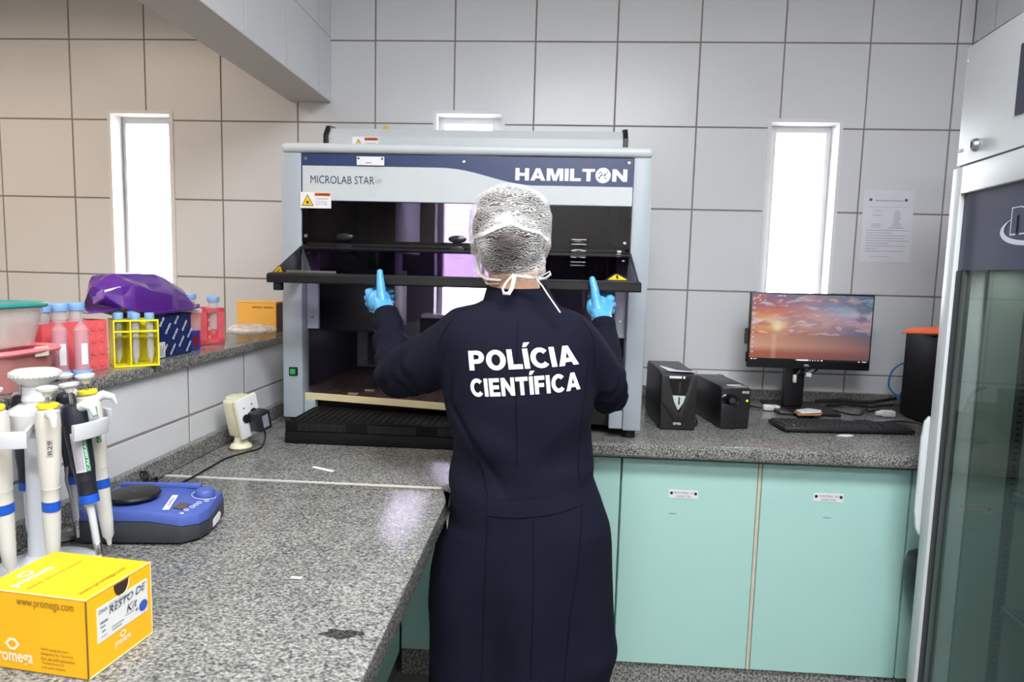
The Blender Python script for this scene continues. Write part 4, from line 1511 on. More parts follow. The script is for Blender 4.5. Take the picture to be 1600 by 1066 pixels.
# rails and shelves
b = MB()
for k in range(64):
    z_ = .20 + k * .0165
    b.box(.318, .3185, -.0525, -.0505, z_, z_ + .006) if False else None
b.bm.free()
for x in (.176,):
    rl = MB().box(x, x + .026, -.0525, -.046, zb + .08, zg - .27, .001, 1).build('shelf_rail', mat('rail_dark', (66, 72, 72), .4), FR, local=True, smooth=0)
    b = MB()
    for k in range(66):
        z_ = .20 + k * .0165
        b.box(x + .008, x + .018, -.0532, -.052, z_, z_ + .005)
    b.build('rail_slots', BLACKMATTE, rl, local=True, smooth=0, kind='stuff')
for z_ in (1.27 - FZ, .86 - FZ, .545 - FZ, .33 - FZ):
    b = MB()
    for k in range(7):
        x = .21 + k * .046
        b.cyl((x, -L_ + .05, z_), (x, -.056, z_), .003, n=8)
    b.cyl((.195, -L_ + .05, z_), (.195, -.056, z_), .005, n=8)
    b.cyl((.50, -L_ + .05, z_), (.50, -.056, z_), .005, n=8)
    b.box(.19, .50, -.066, -.058, z_ - .02, z_ + .004, .001, 1)
    b.build('shelf', mat('shelf_grey', (104, 112, 112), .35), FR, local=True)
b = MB()
b.box(.05, Dp, -L_ + .01, -.01, .0, zb, .003)
b.build('plinth', DARKGREY, FR, local=True)
# things on the shelves
def infr(x, y, z_):
    return mw(FR) @ Vector((x, y, z_))
q = infr(.26, -.15, .33 - FZ + .0055)
MB().box(q.x - .05, q.x + .05, q.y - .04, q.y + .04, q.z, q.z + .03, .004).build('reagent_box', mat('orange_lid', (226, 84, 44), .5), None, 'orange lidded box on the lowest shelf of the glass-door fridge', 'box')
for i, (x, y) in enumerate(((.235, -.11), (.25, -.17))):
    q = infr(x, y, 1.27 - FZ + .0055)
    b = MB()
    b.lathe([(0, 0), (.018, 0), (.02, .003), (.02, .05), (.012, .065), (.012, .07)], Matrix.Translation(q), 20)
    bo = b.build('sample_bottle', milky('bottle_clear', (200, 205, 205), .35), None, ('small clear bottle on the top fridge shelf, farther from the camera', 'small clear bottle on the top fridge shelf, nearer to the camera')[i], 'bottle', 'bottles in the fridge')
    MB().cyl(q + Vector((0, 0, .07)), q + Vector((0, 0, .085)), .014, n=18, bevel=.001).build('cap', WHITEPL, bo)

# stool edge behind the fridge
st = empty('lab_stool', (1.19, -.875, FZ), 0, 'black padded stool mostly hidden behind the white fridge', 'stool')
b = MB()
b.lathe([(0, .417), (.055, .417), (.078, .43), (.085, .457), (.085, .502), (.078, .529), (.06, .539), (0, .539)], Matrix.Translation((1.19, -.875, FZ)), 32)
b.build('seat', BLACK, st)
MB().cyl((1.19, -.875, FZ + .05), (1.19, -.875, FZ + .42), .02, n=16).build('post', DARKGREY, st)
for k in range(5):
    a = k * 2 * math.pi / 5 + .4
    MB().tube([(1.19, -.875, FZ + .07), (1.19 + .07 * math.cos(a), -.875 + .07 * math.sin(a), FZ + .024)], .010, 8).build('leg', DARKGREY, st)
    MB().sph((1.19 + .07 * math.cos(a), -.875 + .07 * math.sin(a), FZ + .0125), .012, 2).build('caster', BLACK, st)
# ---------------------------------------------------------------- left worktop
YBOX = mat('yellow_card', (244, 182, 12), .45, vary=.04)
YBOXD = mat('card_edge', (226, 214, 170), .7)
bx_ = empty('yellow_kit_box', (-.566, -2.022, CT), math.radians(-6.3), 'bright yellow cardboard kit box with a handwritten label at the front left', 'box')
w2, d2, hh = .0735, .0535, .1
b = MB()
b.box(-w2, w2, -d2, d2, .0, .0985, .0012, 1)
b.build('carton', YBOX, bx_, local=True, smooth=0)
lidm = MB()
lidm.prism([(-w2, -d2 - .0004), (w2 + .0003, -d2 - .0004), (w2 + .0003, d2), (-w2, d2)], flat, .0986, .1)
lidm.build('lid', YBOX, bx_, local=True, smooth=0)
MB().box(w2 - .0004, w2 + .0008, -d2 - .0008, -d2 + .0004, .001, .0985).build('corner_seam', mat('seam_brown', (96, 66, 20), .8), bx_, local=True, smooth=0)
b = MB()
for p_, q_ in (((w2, -d2, .0006), (w2, d2, .0006)), ((w2, d2, .0006), (w2, d2, .1)), ((-w2, -d2, .1), (w2, -d2, .1)), ((w2, -d2, .1), (w2, d2, .1))):
    b.tube([p_, q_], .0007, 5)
b.build('worn_edge', YBOXD, bx_, local=True, split=True)
# finger notch in the right-hand face
MB().prism([(-.012 + .0, .0975)] + [(.0 + .0125 * math.cos(a), .0965 + .017 * math.sin(a)) for a in [math.radians(180 + 180 * i / 12) for i in range(13)]] + [(.0125, .0975)], lambda u, v, d: Vector((w2 + d, u + .002, v)), 0, .0006).build('finger_notch', mat('notch_dark', (48, 30, 12), .8), bx_, 'dark finger notch', local=True, smooth=0)
b = MB()
pr = [(.0 + .0125 * math.cos(a), .0965 + .017 * math.sin(a)) for a in [math.radians(180 + 180 * i / 12) for i in range(13)]]
b.tube([Vector((w2 + .0006, u + .002, v)) for u, v in pr[5:]], .0008, 5)
b.build('notch_edge', YBOXD, bx_, local=True)
def bw(x, y, z_):
    return mw(bx_) @ Vector((x, y, z_))
RB = mw(bx_).to_3x3()
EX, EY, EZ = RB @ Vector((1, 0, 0)), RB @ Vector((0, 1, 0)), Vector((0, 0, 1))
lb = MB().box(w2, w2 + .0006, -.038, .046, .037, .081).build('label', mat('label_white', (222, 224, 222), .5), bx_, 'white kit label', local=True, smooth=0)
fx = w2 + .0007
text('lettering', 'DNA IQ\u2122 System', mat('blue_ink', (70, 74, 120), .6), lb, bw(fx, -.036, .0715), EY, EZ, .050, .007)
HI = mat('pen_ink', (28, 30, 48), .6)
text('handwriting', 'RESTO DE', HI, lb, bw(fx, -.020, .0655), (EY + EZ * .06).normalized(), EZ, .062, .0095, 0, .25)
text('handwriting', 'Kit', HI, lb, bw(fx, .008, .052), (EY + EZ * .10).normalized(), EZ, .019, .0105, 0, .3)
lines('print', INKGREY, lb, bw(fx, -.036, .038), EY, EZ, [(.002, .021, .014, .024), (.002, .016, .010, .018), (.004, .010, .010, .012), (.020, .004, .036, .0055), (.020, .008, .040, .0092), (.042, .011, .058, .012), (.002, .004, .012, .005), (.06, .008, .064, .012)], .0001)
b = MB()
b.prism([((.0078 if k % 2 else .0070) * math.cos(k * math.pi / 18), (.0078 if k % 2 else .0070) * math.sin(k * math.pi / 18)) for k in range(36)], lambda u, v, d: Vector((w2 + .0007 + d, .0375 + u, .048 + v)), 0, .0004)
b.build('seal', mat('seal_blue', (52, 84, 170), .5), lb, 'blue round seal', local=True, smooth=0)
CW = mat('card_white', (240, 232, 196), .5)
CI = mat('card_ink', (120, 92, 24), .6)


def logo(O, U, V, s, name='logo_mark'):
    """an open hexagon ring"""
    N_ = U.cross(V)
    b = MB()
    def hexa(r):
        return [(r * math.cos(math.radians(a)) * (1.25 if i in (0, 3) else 1.0), r * math.sin(math.radians(a))) for i, a in enumerate(range(0, 360, 60))]
    o_, i_ = hexa(s), hexa(s * .58)
    for k in range(6):
        j = (k + 1) % 6
        b.quad([O + U * p[0] + V * p[1] + N_ * .0006 for p in (o_[k], o_[j], i_[j], i_[k])])
    return b.build(name, CW, bx_, smooth=0)


logo(bw(w2 + .0004, .001, .0295), EY, EZ, .0048)
text('lettering', 'promega', CW, bx_, bw(w2 + .0002, -.012, .0145), EY, EZ, .026, .009, .02)
# long front face
text('lettering', 'www.promega.com', CI, bx_, bw(-.0215, -d2 - .0002, .081), EX, EZ, .079, .0105)
logo(bw(-.030, -d2 - .0004, .034), EX, EZ, .0085)
text('lettering', 'promega', CW, bx_, bw(-.060, -d2 - .0002, .006), EX, EZ, .058, .0165, .02)
for k, t_ in enumerate(('DNA typing kit store', 'Reagents for forensic', 'For use with extraction', 'Temperature 22', 'Lot and expiry')):
    text('lettering', t_, CI, bx_, bw(.010, -d2 - .0002, .030 - k * .0058), EX, EZ, (.038, .044, .046, .031, .033)[k], .0040)
# top
logo(bw(-.051, -.013, .1001), EY, -EX, .0085)
text('lettering', 'promega', CW, bx_, bw(-.027, -.045, .1001), EY, -EX, .057, .013, .02)
text('lettering', 'www.promega.com', CI, bx_, bw(.060, -.043, .1001), EY, -EX, .074, .0075)
text('lettering', 'DNA IQ', CI, bx_, bw(-.012, -.045, .1001), EY, -EX, .020, .0050)
text('lettering', 'Store at room temperature', CI, bx_, bw(-.012, -.020, .1001), EY, -EX, .055, .0050)

# magnetic stirrer
sti = empty('magnetic_stirrer', (-.691, -1.640, CT), math.radians(6), 'blue and black magnetic stirrer with a round black plate on the left worktop', 'lab stirrer')
STB = mat('stirrer_blue', (72, 92, 166), .45)
STD = mat('stirrer_dark', (50, 53, 58), .42)
hw, hd2 = .107, .073
plan = [(-hw, -hd2), (.062, -hd2), (hw - .004, -hd2 + .040), (hw, -hd2 + .06), (hw - .012, hd2), (-hw, hd2)]


def ztop(u):
    return .062 if u < .02 else .062 - (u - .02) * .13


def zmid(u):
    return .043 if u < .02 else .043 - (u - .02) * .15


def slab_(b, pl, f0, f1, ins=.0):
    t = bmesh.new()
    lo = [t.verts.new((u, v, f0(u))) for u, v in pl]
    hi = [t.verts.new((u * (1 - ins), v * (1 - ins), f1(u))) for u, v in pl]
    t.faces.new(list(reversed(lo)))
    t.faces.new(hi)
    n = len(pl)
    for i in range(n):
        j = (i + 1) % n
        t.faces.new((lo[i], lo[j], hi[j], hi[i]))
    bmesh.ops.recalc_face_normals(t, faces=t.faces[:])
    bmesh.ops.bevel(t, geom=[e for e in t.edges], offset=.003, segments=2, profile=.5, affect='EDGES')
    b._add(t)


plan2 = [(-hw, -hd2), (.02, -hd2), (hw - .030, -hd2), (hw - .006, -hd2 + .022), (hw, -hd2 + .05), (hw - .010, hd2), (.02, hd2), (-hw, hd2)]
b = MB()
slab_(b, plan2, lambda u: .004, zmid)
b.build('base', STD, sti, local=True)
b = MB()
slab_(b, [(u * 1.004, v * 1.004) for u, v in plan2], zmid, ztop, .03)
b.build('cover', STB, sti, 'blue cover', local=True)
b = MB()
b.box(-hw + .01, .058, hd2 - .016, hd2 - .004, .060, .070, .003)
b.build('rear_ridge', STB, sti, local=True)
MB().lathe([(0, .064), (.026, .064), (.042, .068), (.045, .072), (.0435, .0755), (.026, .0775), (0, .078)], Matrix.Translation((-.034, -.010, 0)), 48).build('stirring_plate', mat('plate_black', (22, 22, 23), .38), sti, 'round black plate', local=True)
MB().cyl((-.034, -.010, .0779), (-.034, -.010, .0785), .0022, n=10).build('plate_pin', STEEL, sti, local=True)
MB().lathe([(0, .050), (.017, .050), (.018, .055), (.0165, .064), (.015, .066), (0, .066)], Matrix.Translation((.076, .034, .002)), 28).build('control_knob', STB, sti, 'blue control knob', local=True)
tilt = Matrix.Rotation(math.atan(.13), 4, 'Y')


def on_slope(u, v, d=.0):
    return mw(sti) @ Vector((u, v, ztop(u) + .0008 + d))


SU, SV = (RBs := mw(sti).to_3x3()) @ Vector((1, 0, -.13)).normalized(), RBs @ Vector((0, 1, 0))
def strip(name, m, u0, u1, v0, v1, d=.0004, lab=None):
    b = MB()
    b.quad([on_slope(u, v, d) for u, v in ((u0, v0), (u1, v0), (u1, v1), (u0, v1))])
    return b.build(name, m, sti, lab, smooth=0)


b = MB()
b.quad([on_slope(u, v, .0008) for u, v in ((.040, -.060), (.050, -.056), (.034, .016), (.025, .012))])
ls = b.build('label', PAPER, sti, 'white label strip', smooth=0)
text('lettering', 'AG-MAG-01', INK, ls, on_slope(.0445, -.042, .0012), (SV - SU * .21), -SU, .042, .006)
strip('display', mat('lcd_brown', (86, 74, 66), .2), .052, .070, -.046, -.016, .0006, 'dim display')
b = MB()
for u, v in ((.080, -.030), (.081, -.018), (.082, -.006), (.090, .008), (.076, -.046)):
    pts_ = [on_slope(u + .0042 * math.cos(a), v + .0042 * math.sin(a), .0008) for a in [2 * math.pi * i / 12 for i in range(13)]]
    b.tube(pts_, .0005, 4)
pts_ = [on_slope(.076 + .023 * math.cos(a), .034 + .023 * math.sin(a), .0008) for a in [math.radians(150 + 200 * i / 14) for i in range(15)]]
b.tube(pts_, .0005, 4)
b.prism([(.072, -.066), (.080, -.066), (.076, -.058)], lambda u, v, d: on_slope(u, v, .0006 + d), 0, .0003)
b.build('print', PAPER, sti, smooth=0)
MB().prism([(.0, .008), (.030, .012), (.036, .022), (.03, .028), (.0, .022)], lambda u, v, d: Vector((hw - .0005 + d - u * 0, -.006 + u, v)), 0, .0008).build('side_label', PAPER, sti, 'worn white side label', local=True, smooth=0)
b = MB()
for u, v in ((-.09, -.055), (-.09, .055), (.07, -.05), (.07, .055)):
    b.cyl((u, v, 0), (u, v, .006), .010, n=14)
b.build('foot', BLACKMATTE, sti, local=True, split=True)
b = MB()
b.lathe([(0, 0), (.026, 0), (.028, .002), (.025, .008), (.019, .008), (.017, .003), (0, .003)], Matrix.Translation((-.829, -1.693, CT + .0005)), 32)
b.build('steel_dish', mat('dull_steel', (150, 152, 150), .35, metal=.8), None, 'small dull metal dish on the worktop at the left end of the stirrer', 'dish')

# cable of the stirrer, wound up, running to the wall outlet
co = []
for k in range(34):
    a = k * .62
    co.append((-.825 + .011 * math.cos(a) + .007 * math.sin(k), -1.455 + .014 * math.sin(a), CT + .026 + .014 * math.sin(a * .5) + .008 * math.cos(k * 1.3)))
sc = cable('stirrer_cable', [(-.83, -1.560, CT + .012), (-.845, -1.52, CT + .006)] + co + [(-.80, -1.42, CT + .004), (-.79, -1.36, CT + .0032), (-.79, -1.27, CT + .0032), (-.79, -1.18, CT + .0032), (-.765, -1.12, CT + .0032), (-.745, -1.08, CT + .006), (-.742, -1.058, CT + .030), (-.748, -1.052, CT + .052)], .0024, BLACK, 'thin black cable in a bundle behind the stirrer leading to the wall adapter', sub=3)
b = MB()
b.cyl((-.828, -1.498, CT + .010), (-.802, -1.490, CT + .010), .0085, n=12)
b.build('cable_wrap', mat('tan_wrap', (190, 140, 100), .7), None, 'tan wrap around the coiled black cable behind the stirrer', 'cable tie')

# outlet pedestal
op = empty('outlet_pedestal', (-.800, -1.075, CT), 0, 'cream and white tilted twin outlet on a round pedestal by the left backsplash', 'outlet')
MB().lathe([(0, 0), (.030, 0), (.030, .006), (.027, .012), (.019, .018), (.017, .030), (.017, .05), (0, .05)], Matrix.Translation((-.803, -1.075, CT)), 28).build('pedestal', CREAM, op)
MB().lathe([(0, 0), (.0305, 0), (.0305, .005), (0, .0052)], Matrix.Translation((-.803, -1.075, CT + .0002)), 28).build('base_ring', mat('base_brown', (120, 104, 92), .6), op)
OR = Matrix.Translation((-.806, -1.072, CT + .094)) @ Matrix.Rotation(math.radians(-22), 4, 'Z') @ Matrix.Rotation(math.radians(12), 4, 'X')
b = MB()
b.box(-.030, .028, -.016, .016, -.060, .055, .006, 3, M=OR)
b.build('back_shell', CREAM, op)
# front plate faces the room
OF = OR @ Matrix.Rotation(math.radians(0), 4, 'Z')
b = MB()
b.box(.022, .033, -.036, .036, -.058, .056, .004, 3, M=OF)
b.box(-.022, .023, -.033, .033, -.055, .052, .008, 3, M=OF)
b.build('housing', CREAM, op)
MB().box(.033, .036, -.035, .035, -.056, .055, .0015, 2, M=OF).build('face_plate', mat('plate_white', (222, 226, 228), .35), op, 'white face plate')
b = MB()
for y, z_ in ((-.014, .028), (.014, .030)):
    b.cyl(OF @ Vector((.036, y, z_)), OF @ Vector((.0366, y, z_)), .0022, n=10)
b.build('socket_hole', BLACKMATTE, op, split=True)
for y, z_ in ((-.013, -.002), (.014, .006)):
    MB().cyl(OF @ Vector((.0355, y, z_)), OF @ Vector((.040, y, z_)), .0115, .0115, 20).build('socket_plug', BLACKMATTE, op)
lines('print', mat('red_print', (200, 70, 70), .6), op, OF @ Vector((.0362, -.006, -.045)), OF.to_3x3() @ Vector((0, 1, 0)), OF.to_3x3() @ Vector((0, 0, 1)), [(0, 0, .012, .003), (.002, .004, .012, .007)], .0003)
ad = empty('power_adapter', tuple(OF @ Vector((.06, .0, -.02))), 0, 'black plug-in power adapter in the cream outlet by the left backsplash', 'adapter')
MB().box(.040, .082, -.010, .030, -.040, .014, .004, 2, M=OF).build('body', mat('adapter_black', (30, 30, 36), .45), ad)
MB().cyl(OF @ Vector((.039, .012, -.008)), OF @ Vector((.046, .012, -.008)), .014, n=20).build('plug_neck', BLACK, ad)
MB().box(.0822, .0826, .0, .020, -.030, .004, M=OF).build('label', mat('adapter_label', (130, 132, 150), .5), ad, 'grey printed label', smooth=0)

MB().box(-.034, .034, -.006, .006, 0, .0012, .0004, 1, M=Matrix.Translation((-.517, -1.231, CT + .0006)) @ Matrix.Rotation(math.radians(-25), 4, 'Z')).build('paper_strip', PAPER, None, 'long narrow white paper strip on the worktop in front of the workstation', 'paper', smooth=0)
MB().box(-.009, .009, -.0035, .0035, 0, .001, .0003, 1, M=Matrix.Translation((-.358, -1.801, CT + .0006))).build('paper_strip', PAPER, None, 'tiny white paper scrap in the middle of the left worktop', 'paper', smooth=0)

# ---------------------------------------------------------------- pipette carousel
PXc, PYc = -.775, -1.81
ca = empty('pipette_carousel', (PXc, PYc, CT), 0, 'white carousel stand with a mushroom knob, holding pipettes on the left worktop', 'pipette stand')
GREYW = mat('grey_white', (206, 210, 218), .35)
MB().lathe([(0, 0), (.074, 0), (.0755, .002), (.070, .005), (.034, .012), (.0215, .026), (.020, .06), (.0185, .24), (.0185, .30), (0, .30)], Matrix.Translation((PXc, PYc, CT)), 36).build('column', GREYW, ca)
MB().lathe([(0, .278), (.020, .278), (.018, .290), (.015, .296), (.018, .303), (.030, .311), (.035, .318), (.0345, .323), (.028, .327), (0, .329)], Matrix.Translation((PXc, PYc, CT)), 40).build('mushroom_knob', WHITEPL, ca)
b = MB()
for k in range(30):
    a = k * 2 * math.pi / 30
    b.cyl((PXc + .034 * math.cos(a), PYc + .034 * math.sin(a), CT + .3165), (PXc + .034 * math.cos(a), PYc + .034 * math.sin(a), CT + .3225), .0014, n=6)
b.build('knob_ridge', WHITEPL, ca, kind='stuff')
HWm = mat('holder_white', (196, 200, 206), .35)
MB().lathe([(0, .236), (.0415, .236), (.042, .238), (.042, .260), (.0405, .262), (.024, .272), (0, .272)], Matrix.Translation((PXc, PYc, CT)), 40).build('hub', WHITEPL, ca)
PA = [-40, -7, 34, 95, 146, -95]
# guard bands in front of the pipette slots, on spokes from the hub
for a0, a1 in ((-25, 13), (-116, -58), (50, 80), (110, 132), (162, 200)):
    o_ = [(PXc + .1045 * math.cos(math.radians(a0 + (a1 - a0) * i / 10)), PYc + .1045 * math.sin(math.radians(a0 + (a1 - a0) * i / 10))) for i in range(11)]
    n_ = [(PXc + .097 * math.cos(math.radians(a0 + (a1 - a0) * i / 10)), PYc + .097 * math.sin(math.radians(a0 + (a1 - a0) * i / 10))) for i in range(11)]
    b = MB()
    b.prism(o_ + n_[::-1], flat, CT + .224, CT + .2495, bevel=.0015)
    for a in ((a1 - 1.2,) if a0 == -25 else (a0 + 1.2, a1 - 1.2) if a1 - a0 > 35 else ((a0 + a1) / 2,)):
        c_, s_ = math.cos(math.radians(a)), math.sin(math.radians(a))
        b.prism([(PXc + r * c_ - k * s_, PYc + r * s_ + k * c_) for r, k in ((.041, -.002), (.0985, -.002), (.0985, .002), (.041, .002))], flat, CT + .2365, CT + .248)
    b.build('holder_arm', HWm, ca)
PCW = mat('pipette_white', (212, 210, 202), .4)
PCB = mat('pipette_dark', (30, 34, 46), .38)


def pipette(ang, tilt_, dark, label, ydisk, tipc='white', lab=None, big=1.0, drop=0.0):
    a = math.radians(ang)
    r = .072
    root = empty('pipette', (PXc + r * math.cos(a), PYc + r * math.sin(a), CT + .236 - drop), 0, label, 'pipette', 'pipettes on the carousel')
    root.rotation_euler = (0, math.radians(tilt_), a)
    # local: z up along the pipette, +x away from the column
    body = PCB if dark else PCW
    k = big
    MB().lathe([(0, -.085), (.0125 * k, -.085), (.015 * k, -.06), (.0165 * k, -.01), (.017 * k, .022), (.015 * k, .036), (.011 * k, .040), (0, .040)], None, 24, sy=.86).build('body', body, root, local=True)
    MB().lathe([(.0125 * k, -.105), (.0125 * k, -.086), (.0132 * k, -.0845), (.0, -.0845)], None, 24, sy=.86).build('collar', PCW if not dark else PCB, root, local=True)
    MB().lathe([(.0128 * k, -.120), (.0130 * k, -.106), (0, -.106)], None, 24, sy=.86).build('volume_ring', BLUEPL, root, 'blue ring', local=True)
    if dark:
        MB().lathe([(0, -.222), (.0025, -.222), (.0032, -.205), (.0045, -.20), (.0055, -.126), (.010, -.121), (0, -.12)], None, 18).build('shaft', WHITEPL, root, local=True)
        b = MB()
        b.tube([(-.012, 0, -.086), (-.014, .002, -.110), (-.007, .002, -.140), (-.006, .001, -.19)], .0028, 8)
        b.lathe([(.0034, -.206), (.0052, -.204), (.0055, -.188), (.0042, -.186)], None, 14)
        b.build('ejector', STEEL, root, 'metal tip ejector', local=True)
    else:
        MB().lathe([(0, -.222), (.003, -.222), (.0045, -.212), (.0085, -.205), (.0105, -.175), (.0125, -.121), (0, -.12)], None, 22).build('shaft', PCW, root, local=True)
    b = MB()
    b.cyl((0, 0, .040), (0, 0, .062), .0028, n=10)
    b.build('plunger_rod', STEEL, root, local=True)
    MB().lathe([(0, .058), (.005, .058), (.007, .064), (.0135, .068), (.0142, .072), (.010, .074), (0, .0745)], None, 22).build('plunger_button', WHITEPL, root, local=True)
    if ydisk:
        MB().lathe([(.003, .041), (.0140, .041), (.0148, .044), (.0140, .047), (.003, .047)], None, 22).build('colour_disk', mat('pipette_yellow', (232, 214, 30), .4), root, 'yellow disk', local=True)
    # finger hook
    b = MB()
    b.tube([(.008, 0, .030), (.022, 0, .036), (.034, 0, .030), (.038, 0, .018)], .006, 10, rs=[.009, .0075, .0055, .003])
    b.build('finger_hook', WHITEPL, root, local=True)
    if lab:
        # label on the side facing the room, follows the pipette axis
        col_, gx = lab
        M_ = mw(root)
        vw = (Vector((.04, -2.787, 1.39)) - root.location).normalized()
        loc_v = M_.to_3x3().inverted() @ vw
        la = math.atan2(loc_v.y, loc_v.x) + gx
        def cyl_pt(da, z_):
            rr = .0164 * k + .0009
            return M_ @ Vector((rr * math.cos(la + da), rr * .86 * math.sin(la + da) * 1.02, z_))
        def patch(nm, m, a0, a1, z0_, z1_, parent, lift=0.0, lb_=None):
            b = MB()
            n = 5
            for i in range(n):
                t0, t1 = a0 + (a1 - a0) * i / n, a0 + (a1 - a0) * (i + 1) / n
                q = [cyl_pt(t0, z0_), cyl_pt(t1, z0_), cyl_pt(t1, z1_), cyl_pt(t0, z1_)]
                cx = M_.translation
                q = [p + (p - (M_ @ Vector((0, 0, (M_.inverted() @ p).z)))).normalized() * lift for p in q]
                b.quad(q)
            return b.build(nm, m, parent, lb_, smooth=0)
        if col_ == 'wide':
            pl_ = patch('calibration_label', mat('label_lilac', (186, 184, 196), .5), -.75, .35, -.068, -.005, root, 0, 'calibration label')
            patch('label_band', mat('label_green', (40, 130, 76), .5), .02, .35, -.068, -.005, pl_, .0003)
            for q in range(7):
                patch('label_print', INKGREY, -.68 + q * .09, -.65 + q * .09, -.064, -.009 - (q % 3) * .008, pl_, .0003)
            text('lettering', 'CALIBRADO', PAPER, pl_, (0, 0, 0), (1, 0, 0), (0, 1, 0), 1, 1, map_fn=lambda u_, v_: (lambda p: p + (p - M_ @ Vector((0, 0, (M_.inverted() @ p).z))).normalized() * .0006)(cyl_pt(.28 - v_ * .2, -.066 + u_ * .058)))
        elif col_ == 'green':
            pl_ = patch('calibration_label', mat('label_pale', (190, 200, 198), .5), -.35, .55, -.04, .02, root, 0, 'calibration label')
            patch('label_band', mat('label_green', (40, 130, 76), .5), .15, .55, -.04, .02, pl_, .0003)
            text('lettering', 'CALIBRADO', PAPER, pl_, (0, 0, 0), (1, 0, 0), (0, 1, 0), 1, 1, map_fn=lambda u_, v_: (lambda p: p + (p - M_ @ Vector((0, 0, (M_.inverted() @ p).z))).normalized() * .0006)(cyl_pt(.46 - v_ * .22, -.038 + u_ * .056)))
        else:
            pl_ = patch('number_tag', mat('tag_pale', (176, 178, 178), .5), -.12, .35, -.030, -.005, root, 0, 'small grey number tag')
            text('lettering', 'R29', INK, pl_, (0, 0, 0), (1, 0, 0), (0, 1, 0), 1, 1, map_fn=lambda u_, v_: (lambda p: p + (p - M_ @ Vector((0, 0, (M_.inverted() @ p).z))).normalized() * .0004)(cyl_pt(.28 - v_ * .32, -.028 + u_ * .021)))
    return root


pipette(PA[0], 2, False, 'white pipette with a small grey number tag, nearest on the carousel', True, lab=('tag', -.1), big=1.12)
pipette(PA[1], -9, True, 'dark pipette with a lilac and green calibration label', False, lab=('wide', .1), big=1.16)
pipette(PA[2], -5, False, 'white pipette with a green label, hanging rightmost on the carousel', True, lab=('green', 0), big=1.05, drop=-.006)
pipette(PA[3], -4, True, 'dark pipette half hidden behind the nearest white pipette', False)
pipette(PA[4], 2, True, 'dark pipette hanging on the wall side of the carousel column', False)
pipette(PA[5], 3, False, 'white pipette hanging leftmost on the carousel', True, big=1.15)
# ---------------------------------------------------------------- on the ledge
PINKPL = milky('pink_clear', (232, 110, 120), .50, .25, (1, .80, .82))
CLEARPL = milky('cloudy_clear', (224, 214, 210), .38, .2)
TEALLID = mat('teal_lid', (40, 140, 134), .35)
PINKLID = mat('pink_lid', (244, 128, 136), .35)
CAPBLUE = mat('cap_blue', (126, 170, 222), .45)
REDPL = milky('red_plastic', (252, 112, 118), .86, .3, (1, .5, .5))
REDPL2 = milky('red_plastic_far', (250, 118, 130), .72, .3, (1, .55, .55))
YELPL = milky('yellow_plastic', (246, 234, 50), .90, .3, (1, 1, .4))
TUBEPL = milky('tube_clear', (222, 222, 226), .26, .12)


def rrect(cx, cy, hx, hy, r, n=6):
    return arc(cx + hx - r, cy + hy - r, r, 0, 90, n) + arc(cx - hx + r, cy + hy - r, r, 90, 180, n) + arc(cx - hx + r, cy - hy + r, r, 180, 270, n) + arc(cx + hx - r, cy - hy + r, r, 270, 360, n)


def tub(name, cx, cy, z0, h, hx, hy, r, wall_m, rim_m, label, extra):
    t = empty(name, (cx, cy, z0), 0, label, 'food box')
    b = bmesh.new()
    def loop(sc, z_, rr=r):
        return [b.verts.new((x, y, z_)) for x, y in rrect(0, 0, hx * sc, hy * sc, rr)]
    o0, o1 = loop(.86, .001), loop(1, h)
    i1, i0 = loop(.985, h), loop(.845, .004)
    n = len(o0)
    for u, v in ((o0, o1), (o1, i1), (i1, i0)):
        for k in range(n):
            j = (k + 1) % n
            b.faces.new((u[k], u[j], v[j], v[k]))
    b.faces.new(list(reversed(o0)))
    b.faces.new(i0)
    bmesh.ops.recalc_face_normals(b, faces=b.faces[:])
    mb_ = MB()
    mb_._add(b)
    mb_.build('bowl', wall_m, t, local=True)
    # lid: rim ring and a thin clear top
    mb_ = MB()
    ring_ = [Vector((x, y, h + .002)) for x, y in rrect(0, 0, hx * 1.01, hy * 1.01, r)]
    ring_.append(ring_[0])
    mb_.tube(ring_, .0065, 8, flat=.75)
    mb_.build('lid_rim', rim_m, t, local=True)
    mb_ = MB()
    mb_.prism(rrect(0, 0, hx * .985, hy * .985, r), flat, h + .001, h + .003)
    mb_.build('lid', milky('lid_cloud_' + name + str(round(h * 1000)), (226, 222, 220), .30, .2) if rim_m is TEALLID else PINKPL, t, local=True, smooth=0)
    return t


t1 = tub('plastic_tub', -.975, -1.688, LZ, .069, .096, .085, .045, milky('pink_haze', (214, 150, 146), .55, .25, (1, .86, .84)), PINKLID, 'clear plastic tub with pink lid at the left end of the ledge, underneath another', 1)
t2 = tub('plastic_tub', -.982, -1.700, LZ + .0775, .072, .092, .082, .040, CLEARPL, TEALLID, 'clear plastic tub with teal rim, stacked on the pink-lidded tub', 1)
MB().box(-.02, .035, -.004, .0, -.008, .010, .001, 1, M=Matrix.Translation((-.93, -1.786, LZ + .145)) @ Matrix.Rotation(.06, 4, 'Z')).build('tape', mat('tape_clear', (220, 214, 208), .4), t2, 'strip of pale tape', smooth=0)
MB().box(-.014, .014, -.0022, .0, -.009, .009, .0008, 1, M=Matrix.Translation((-.8765, -1.672, LZ + .069)) @ Matrix.Rotation(math.pi / 2 - .15, 4, 'Z')).build('tape', mat('tape_beige', (206, 196, 178), .5), t1, 'small beige tape tab', smooth=0)
# crumpled clear film inside the upper tub
def crumple(c, n):
    q = c * 30
    return .010 * noise.noise(q) + .006 * noise.noise(q * 2.3 + Vector((3, 1, 7)))


